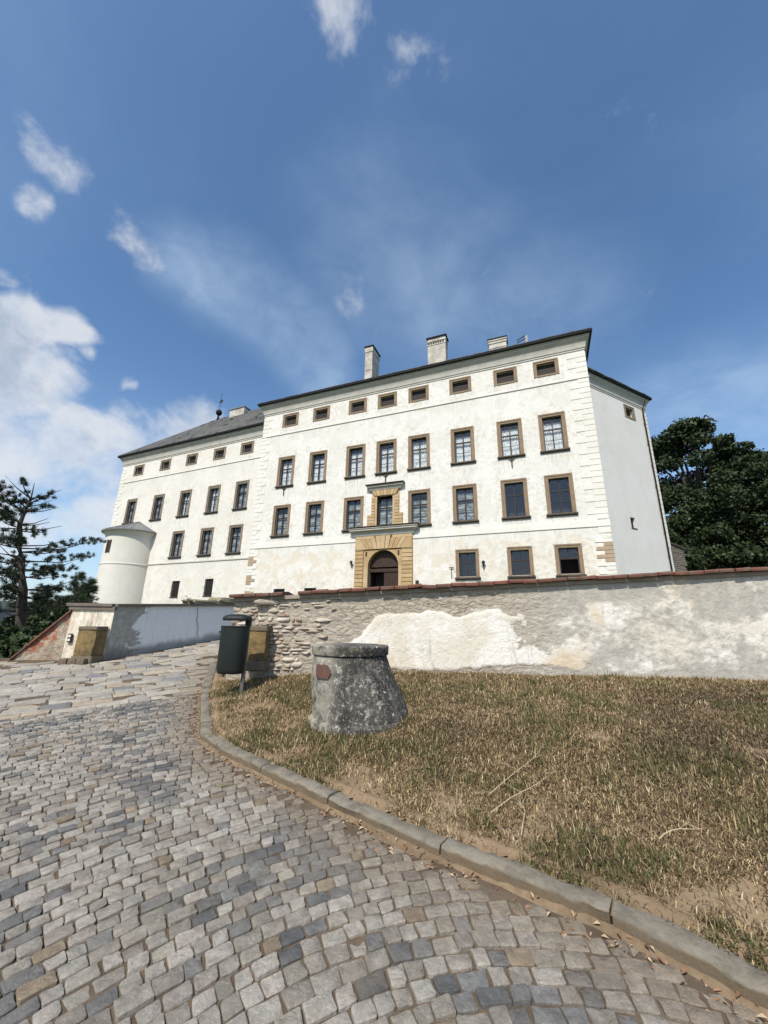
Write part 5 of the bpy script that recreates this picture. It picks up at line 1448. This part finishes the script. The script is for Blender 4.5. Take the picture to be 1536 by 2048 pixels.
# taller tufts and a fringe along the wall and the kerb
tx, ty, tg = [], [], []
r2 = np.random.default_rng(3)
for k in range(260):
    cx, cy = r2.uniform(-2.8, 8, ), r2.uniform(1.4, 7.5)
    d, l = kdist(cx, cy)
    if not l or d < .12 or cy > wall_y(cx)-.05 or math.hypot(cx+.228, cy-5.35) < .70 or not in_view(cx, cy, .6): continue
    g = 1. if gsamp(N1, np.array([cx]), np.array([cy]))[0]+gsamp(N2, np.array([cx]), np.array([cy]))[0]*.6 > .05 else .15
    nb = int(r2.integers(25, 90)); tx.append(cx+r2.normal(0, .055, nb)); ty.append(cy+r2.normal(0, .055, nb)); tg.append(np.full(nb, g*.75))
for k in range(170):                                   # foot of the wall
    cx = r2.uniform(-2.2, 8.5); cy = wall_y(cx)-.10-r2.exponential(.06); nb = int(r2.integers(20, 60)); tx.append(cx+r2.normal(0, .05, nb)); ty.append(np.minimum(cy+r2.normal(0, .03, nb), wall_y(cx)-.06)); tg.append(np.full(nb, .12))
for k in range(70):                                    # foot of the well
    a = r2.uniform(0, 6.283); nb = 26; tx.append(-.228+.67*math.cos(a)+r2.normal(0, .04, nb)); ty.append(5.35+.67*math.sin(a)+r2.normal(0, .03, nb)); tg.append(np.full(nb, .5))
nb = 130; tx.append(-2.2+r2.normal(0, .10, nb)); ty.append(6.55+r2.normal(0, .07, nb)); tg.append(np.full(nb, 1.))
tx, ty, tg = np.concatenate(tx), np.concatenate(ty), np.concatenate(tg)
V, F, Cc = make_blades(tx, ty, tg, np.zeros(len(tx)), np.zeros(len(tx)), 1.35)
np_mesh('grass_tufts', V, F, MT['grass'], None, colors=Cc, kind='stuff', label='taller tufts of grass scattered over the lawn', category='grass')
# dry leaves and litter gathered along the kerb
lv, lf, lc = [], [], []
for k in range(900):
    s = random.uniform(3.0, cum_l[-1]-.8)
    if noise.noise(Vector((s*1.7, 0, 4.))) < -.12 and random.random() < .8: continue
    p = kpt(s); nn = knorm(s); off = -abs(random.gauss(.02, .07))-.005
    c0 = Vector((p.x+nn.x*off, p.y+nn.y*off, 0)); c0.z = zr(c0.x, c0.y)-.012+random.uniform(0, .03)*math.exp(off*8)
    L = random.uniform(.008, .024); a = random.uniform(0, 6.28); t1 = Vector((math.cos(a), math.sin(a), random.uniform(-.4, .6))).normalized(); t2 = t1.cross(Vector((0, 0, 1))).normalized(); t2 = (t2+Vector((0, 0, random.uniform(-.8, .8)))).normalized()
    o_ = len(lv); cur = Vector((0, 0, .35*L))
    lv += [tuple(c0-t1*L), tuple(c0-t2*L*.4+cur), tuple(c0+t1*L), tuple(c0+t2*L*.4+cur), tuple(c0+cur*.1)]
    lf += [(o_, o_+1, o_+4), (o_+1, o_+2, o_+4), (o_+2, o_+3, o_+4), (o_+3, o_, o_+4)]
    cc_ = random.choice(((.26, .15, .085), (.36, .26, .165), (.17, .10, .055), (.42, .33, .22), (.21, .12, .065))); lc += [(*cc_, 1)]*5
m = MB(); m.v, m.f = lv, lf; m.build('fallen_leaves', MT['grass'], None, colors=lc, kind='stuff', label='dry brown leaves gathered in the gutter along the kerb', category='leaves')
# soil washed against the kerb foot
m = MB(); n = 150; rows = 5
for i in range(n+1):
    s = 2.5+(cum_l[-1]-3.)*i/n; p = kpt(s); nn = knorm(s); wd = .045+.06*noise.noise(Vector((s*1.3, 0, 0)))+.03*noise.noise(Vector((s*5, 0, 2)))
    for k in range(rows):
        t = k/(rows-1); off = .02-wd*t*1.3-.01; x_, y_ = p.x+nn.x*off, p.y+nn.y*off
        m.v.append((x_, y_, zr(x_, y_)+.014*(1-t)**1.5-.018*t+.006*noise.noise(Vector((x_*12, y_*12, 0)))))
for i in range(n):
    for k in range(rows-1): m.f.append((i*rows+k, i*rows+k+1, (i+1)*rows+k+1, (i+1)*rows+k))
MT['gutter_soil'] = dirtmat('gutter_soil', (.17, .12, .075), (.24, .18, .115), (.12, .085, .055), 9.)
m.build('gutter_soil', MT['gutter_soil'], None, smooth=True, kind='stuff', label='dusty soil washed against the foot of the kerb', category='soil')
# dry stems lying on the lawn
MT['stem'] = simple('pale_dry_stem', (.55, .45, .30), (.40, .31, .19), 20., .8, .2)
def stem(a, b, lab, bow=.04):
    pts = []
    for i in range(9):
        t = i/8; p = Vector(a).lerp(Vector(b), t); z = float(glz(np.array([p.x]), np.array([p.y]))[0])+.045+.03*math.sin(t*3.1)
        pts.append((p.x+bow*math.sin(t*3.1), p.y+.02*math.sin(t*7), z))
    st = MB().tube(pts, [.0035-.0022*i/8 for i in range(9)], 5).build('dry_stem', MT['stem'], None, label=lab, category='twig')
    for k in (3, 5, 6):
        p = Vector(pts[k]); q = p+Vector((random.uniform(-.12, .12), random.uniform(.02, .12), .03)); MB().tube([p, q], [.0018, .0008], 4).build('side_shoot', MT['stem'], st)
stem((.80, 3.28), (1.46, 3.72), 'long pale dry stem lying in the grass, the nearer of the forked pair'); stem((.86, 3.52), (1.55, 4.18), 'long pale dry stem lying in the grass, the farther of the forked pair', .06)
stem((.93, 3.02), (1.02, 3.42), 'short bent dry stem near the forked pair of stems', .05); stem((1.75, 2.9), (2.12, 2.98), 'short dry stem on bare soil towards the right edge', .02)

# ------------------------------------------------------------------ trees
def leafmat(name, hue):
    m = Mat(name, .6, .25); c = m.attr('Col'); m.color(c)
    return m.m
MT['leaf'] = leafmat('tree_leaf', 0)
MT['bark'] = simple('dark_bark', (.055, .042, .032), (.085, .065, .05), 3., .95, .6, 14., dist=.05)
MT['pinebark'] = simple('pine_bark', (.04, .034, .03), (.07, .055, .045), 3., .95, .6, 14., dist=.05)
def leaves(pts, size, cols_, seed, flat=.0):
    g = np.random.default_rng(seed); n = len(pts)
    a = g.normal(0, 1, (n, 3)); a[:, 2] *= (1-flat); a /= np.linalg.norm(a, axis=1)[:, None]
    b = g.normal(0, 1, (n, 3)); b -= (b*a).sum(1)[:, None]*a; b /= np.linalg.norm(b, axis=1)[:, None]
    s = (size*g.uniform(.6, 1.35, n))[:, None]
    V = np.stack((pts-a*s, pts-b*s*.55, pts+a*s, pts+b*s*.55), 1).reshape(-1, 3)
    F = np.arange(n*4).reshape(n, 4)
    ci = g.integers(0, len(cols_), n); c = np.array(cols_)[ci]*g.uniform(.7, 1.3, (n, 1)); C4 = np.ones((n, 4, 4)); C4[:, :, :3] = c[:, None]
    return V, F, C4.reshape(-1, 4)
def broad_tree(name, x, y, z0, h, rad, label, seed, cols_, nclump=95, per=230, leaf=.32, crown_lo=.22, group=None):
    g = random.Random(seed); gn_ = np.random.default_rng(seed)
    t = empty(name, (x, y, z0), 0, label=label, category='tree')
    if group: t['group'] = group
    tm_ = MB(); tm_.tube([(0, 0, -1), (0, 0, h*.15), (g.uniform(-.3, .3), g.uniform(-.3, .3), h*.4), (g.uniform(-.5, .5), 0, h*.75)], [rad*.09, rad*.075, rad*.055, rad*.02], 10)
    tm_.build('trunk', MT['bark'], t, smooth=True)
    P = []; limbs = MB()
    for k in range(nclump):
        u = g.random(); th = g.uniform(0, 6.283); zz_ = crown_lo+(1-crown_lo)*u
        prof_ = (math.sin(math.pi*min(1, (u*.86+.14)))**.62)
        rr = rad*prof_*math.sqrt(g.uniform(.12, 1.05)); c = np.array((rr*math.cos(th), rr*math.sin(th), h*zz_))
        sz = rad*g.uniform(.13, .26)
        q = gn_.normal(0, 1, (per, 3)); q /= np.linalg.norm(q, axis=1)[:, None]; q *= (gn_.uniform(.25, 1., per)**.55)[:, None]*sz*np.array((1.15, 1.15, .72))
        P.append(c+q)
        if k % 6 == 0: limbs.tube([(0, 0, h*max(.12, zz_*.55)), tuple(c*.55+np.array((0, 0, h*zz_*.35))), tuple(c)], [rad*.03, rad*.018, rad*.006], 5)
    limbs.build('limbs', MT['bark'], t, smooth=True)
    V, F, C4 = leaves(np.concatenate(P), leaf, cols_, seed)
    np_mesh('crown', V, F, MT['leaf'], t, colors=C4)
    return t
DG = [(.024, .038, .013), (.034, .052, .017), (.044, .062, .021), (.018, .028, .011)]
MG = [(.035, .055, .018), (.05, .07, .022), (.028, .042, .015)]
TR = 'dark trees behind the castle'
broad_tree('broadleaf_tree', 46.5, 55, 2.5, 30.0, 9.2, 'tall dark broadleaf tree rising highest beside the castle corner', 5, DG, 150, 420, .27, .10, TR)
broad_tree('broadleaf_tree', 58.5, 57, 2.5, 25.5, 9.0, 'dark broadleaf tree at the right edge of the picture', 6, DG, 140, 380, .27, .08, TR)
broad_tree('broadleaf_tree', 40.0, 50, 2.5, 13.5, 6.0, 'low dark broadleaf tree standing behind the stone outbuilding', 8, DG, 100, 330, .24, .05, TR)
broad_tree('broadleaf_tree', 52.0, 46, 2.5, 13.0, 7.0, 'low dark spreading tree above the wall at the right', 9, DG, 100, 330, .24, .04, TR)
broad_tree('broadleaf_tree', 66.0, 50, 2.5, 17.0, 7.5, 'dark tree beyond the right edge, partly out of the picture', 10, DG, 90, 260, .27, .05, TR)
# pine on the left
def needles(centres, dirs, n_each, L, seed, cols_):
    g = np.random.default_rng(seed); n = len(centres)*n_each
    c = np.repeat(np.array(centres), n_each, 0); d = np.repeat(np.array(dirs), n_each, 0)
    v_ = g.normal(0, .75, (n, 3))+d*1.0+np.array((0, 0, .35)); v_ /= np.linalg.norm(v_, axis=1)[:, None]
    base = c+g.normal(0, .05, (n, 3)); ln = (L*g.uniform(.7, 1.25, n))[:, None]
    s = np.cross(v_, g.normal(0, 1, (n, 3))); s /= np.linalg.norm(s, axis=1)[:, None]; s *= .016
    V = np.stack((base-s, base+s, base+v_*ln), 1).reshape(-1, 3); F = np.arange(n*3).reshape(n, 3)
    cc_ = np.array(cols_)[g.integers(0, len(cols_), n)]*g.uniform(.7, 1.3, (n, 1)); C4 = np.ones((n, 3, 4)); C4[:, :, :3] = cc_[:, None]
    return V, F, C4.reshape(-1, 4)
PN = empty('pine_tree', (-20.8, 24, -4.2), 0, label='tall ragged pine with layered branches at the left edge', category='tree')
trk = [(0.0, 0, -.5), (0, 0, 4.0), (-.75, 0, 7.5), (-1.35, 0, 9.3), (-1.75, 0, 10.4), (-2.05, 0, 11.5), (-2.05, .1, 12.4), (-1.9, .1, 13.3), (-1.95, .1, 14.3)]
MB().tube(trk, [.33, .28, .24, .20, .16, .13, .09, .05, .015], 10).build('trunk', MT['pinebark'], PN, smooth=True)
def trunk_at(z):
    zs = [p[2] for p in trk]; return np.array((np.interp(z, zs, [p[0] for p in trk]), np.interp(z, zs, [p[1] for p in trk]), z))
g = random.Random(4); cen, dr = [], []; br = MB()
levels = [(13.1, 1.4, .55), (12.7, 2.0, .45), (12.2, 2.3, .3), (11.6, 2.4, .15), (11.1, 2.2, .0), (10.1, 2.1, .15), (9.6, 2.9, .12), (9.1, 2.9, .05), (8.6, 3.0, .1), (8.2, 2.4, 0), (7.4, 2.2, .1), (7.0, 2.5, .0), (6.5, 2.9, -.12), (6.2, 1.8, -.1)]
for (z, L, rise) in levels:
    nb = 5
    for k in range(nb):
        a = k*6.283/nb+g.uniform(-.4, .4); l = L*g.uniform(.55, 1.15)
        if math.cos(a) > .3 and z < 10.2: l *= 1.2
        p0 = trunk_at(z+g.uniform(-.2, .2)); d = np.array((math.cos(a), math.sin(a), rise+g.uniform(-.12, .12)))
        p1 = p0+d*l*.55; p2 = p0+d*l+np.array((0, 0, .12*l)); br.tube([tuple(p0), tuple(p1), tuple(p2)], [.05, .03, .012], 5)
        if g.random() < .36: continue
        for q in range(int(7.5*l)):
            t = g.uniform(.28, 1.03); c = p0+(p2-p0)*t; side = np.array((-math.sin(a), math.cos(a), 0))*g.gauss(0, .26*l*t*.55)
            cen.append(c+side+np.array((0, 0, g.gauss(.06, .10)))); dr.append(d/np.linalg.norm(d)*.6+side*.6)
br.build('branches', MT['pinebark'], PN, smooth=True)
V, F, C4 = needles(cen, dr, 52, .20, 4, [(.022, .036, .022), (.03, .046, .024), (.04, .055, .026), (.05, .055, .03)])
np_mesh('crown', V, F, MT['leaf'], PN, colors=C4)
# conifers and shrubs below the castle on the left
def conifer(x, y, z0, h, rad, label, seed, cols_, grp='young trees on the left slope'):
    t = empty('young_conifer', (x, y, z0), 0, label=label, category='tree', group=grp)
    g = random.Random(seed); cen, dr = [], []; br = MB()
    MB().tube([(0, 0, -1), (0, 0, h)], [rad*.07, .02], 7).build('trunk', MT['pinebark'], t)
    for k in range(int(h*15)):
        z = h*g.uniform(.08, 1.); l = rad*(1-z/h)**.7*g.uniform(.6, 1.15)+.12; a = g.uniform(0, 6.283); d = np.array((math.cos(a), math.sin(a), .22)); p0 = np.array((0, 0, z)); p2 = p0+d*l
        br.tube([tuple(p0), tuple(p2)], [.03, .008], 4)
        for q in range(int(5+8*l)): 
            tt = g.uniform(.2, 1.05); cen.append(p0+d*l*tt+np.array((g.gauss(0, .13), g.gauss(0, .13), g.gauss(0, .09)))); dr.append(d)
    br.build('branches', MT['pinebark'], t)
    V, F, C4 = needles(cen, dr, 18, .30, seed, cols_)
    V2 = V; np_mesh('crown', V, F, MT['leaf'], t, colors=C4)
CG = [(.022, .038, .018), (.032, .05, .02), (.045, .06, .024)]
for i, (x, y, zt_, h, rad, lab) in enumerate(((-26.0, 34, 5.4, 9, 2.4, 'young conifer with the highest tip, next to the turret'), (-24.3, 33, 4.7, 8, 2.3, 'young conifer close against the turret'), (-28.2, 33.5, 4.0, 8, 2.4, 'young conifer between the pine and the tallest young conifer'), (-30.2, 36, 3.4, 8, 2.6, 'young conifer nearest the pine trunk'))):
    conifer(x, y, zt_-h, h, rad, lab, 40+i, CG)
def shrub(x, y, z0, h, rad, label, seed, cols_):
    broad_tree('shrub', x, y, z0, h, rad, label, seed, cols_, 46, 170, .17, .02, 'shrubs on the left slope')
shrub(-12.6, 14.5, -3.0, 3.9, 2.3, 'dark green shrub behind the raking wall, beside the pier', 61, MG)
shrub(-16.0, 16.5, -3.4, 4.2, 2.5, 'dark green shrub behind the middle of the raking wall', 62, DG)
shrub(-18.6, 18.5, -3.6, 4.3, 2.6, 'olive green shrub under the pine at the left edge', 63, [(.06, .07, .02), (.045, .06, .02), (.075, .08, .028)])
shrub(-15.2, 21.5, -3.6, 5.1, 2.8, 'mid-green shrub below the turret', 64, MG)
shrub(-19.5, 23.5, -3.8, 5.0, 3.0, 'dark shrub at the foot of the pine trunk', 65, DG)
shrub(-14.0, 12.4, -3.0, 3.2, 2.0, 'dark shrub nearest the low end of the raking wall', 66, DG)
shrub(-22.5, 29.5, -4., 6.3, 3.0, 'rounded dark shrub in front of the young conifers', 67, MG)
shrub(-26.5, 30.5, -4., 5.6, 3.0, 'wide dark shrub left of the rounded one', 68, DG)
# plants on the parapet
wx, wy_, wz = on_aw(2.35, .2, 0)
wp = empty('weed', (wx, wy_, wz), 0, label='small green weed growing on the parapet coping', category='plant')
stn = MB(); P = []
for k in range(6):
    a = random.uniform(0, 6.28); q = (random.uniform(-.1, .1), random.uniform(-.08, .08), random.uniform(.10, .24)); stn.tube([(0, 0, 0), q], [.005, .002], 4)
    P += [np.array(q)*random.uniform(.35, 1.05)+np.array([random.gauss(0, .02) for _ in range(3)]) for _ in range(16)]
stn.build('stems', MT['stem'], wp)
V, F, C4 = leaves(np.array(P), .022, MG, 4); np_mesh('foliage', V, F, MT['leaf'], wp, colors=C4)

# ------------------------------------------------------------------ far things on the left
MT['fargrey'] = simple('far_grey_roof', (.075, .085, .10), (.06, .07, .085), .5, .9, 0)
FH = empty('far_house', (-84, 90, -8), R(42), label='far grey building with two steep pointed gables on the horizon at the left', category='building')
MB().box(-6, 6, -4, 4, -4, 11.5).build('wall', MT['fargrey'], FH)
for k, dx in enumerate((-2.0, 2.0)):
    MB().add([(dx-1.95, -4.2, 11.5), (dx+1.95, -4.2, 11.5), (dx+.5, -4.2, 14.9-k*.5), (dx-1.95, 4.2, 11.5), (dx+1.95, 4.2, 11.5), (dx+.5, 4.2, 14.9-k*.5)], [(0, 1, 2), (5, 4, 3), (0, 2, 5, 3), (1, 4, 5, 2), (0, 3, 4, 1)]).build('gable', MT['fargrey'], FH)
GW = empty('garden_wall', (-36.5, 45.5, 0), 0, label='low cream garden wall with dark coping left of the turret', category='wall')
MB().box(0, 5.2, 0, .5, -3, 3.75).build('wall', MT['twall'], GW); MB().box(-.1, 5.3, -.1, .6, 3.75, 3.92).build('coping', MT['sill'], GW)
# far wooded ridge
MT['ridge'] = simple('far_wooded_ridge', (.035, .05, .035), (.05, .065, .045), .02, .95, .4, .3, dist=2.)
m = MB(); n = 120
for i in range(n+1):
    a = R(-85)+R(170)*i/n; d = 900; h = 26+16*noise.noise(Vector((i*.11, 0, 3)))+5*noise.noise(Vector((i*.6, 0, 1)))
    for (dd, zz_) in ((-160, -14.), (-60, h*.6), (0, h), (160, -14)): m.v.append(((d+dd)*math.sin(a), (d+dd)*math.cos(a), zz_))
for i in range(n):
    for k in range(3): m.f.append((i*4+k, (i+1)*4+k, (i+1)*4+k+1, i*4+k+1))
m.build('hills', MT['ridge'], None, smooth=True, kind='structure')
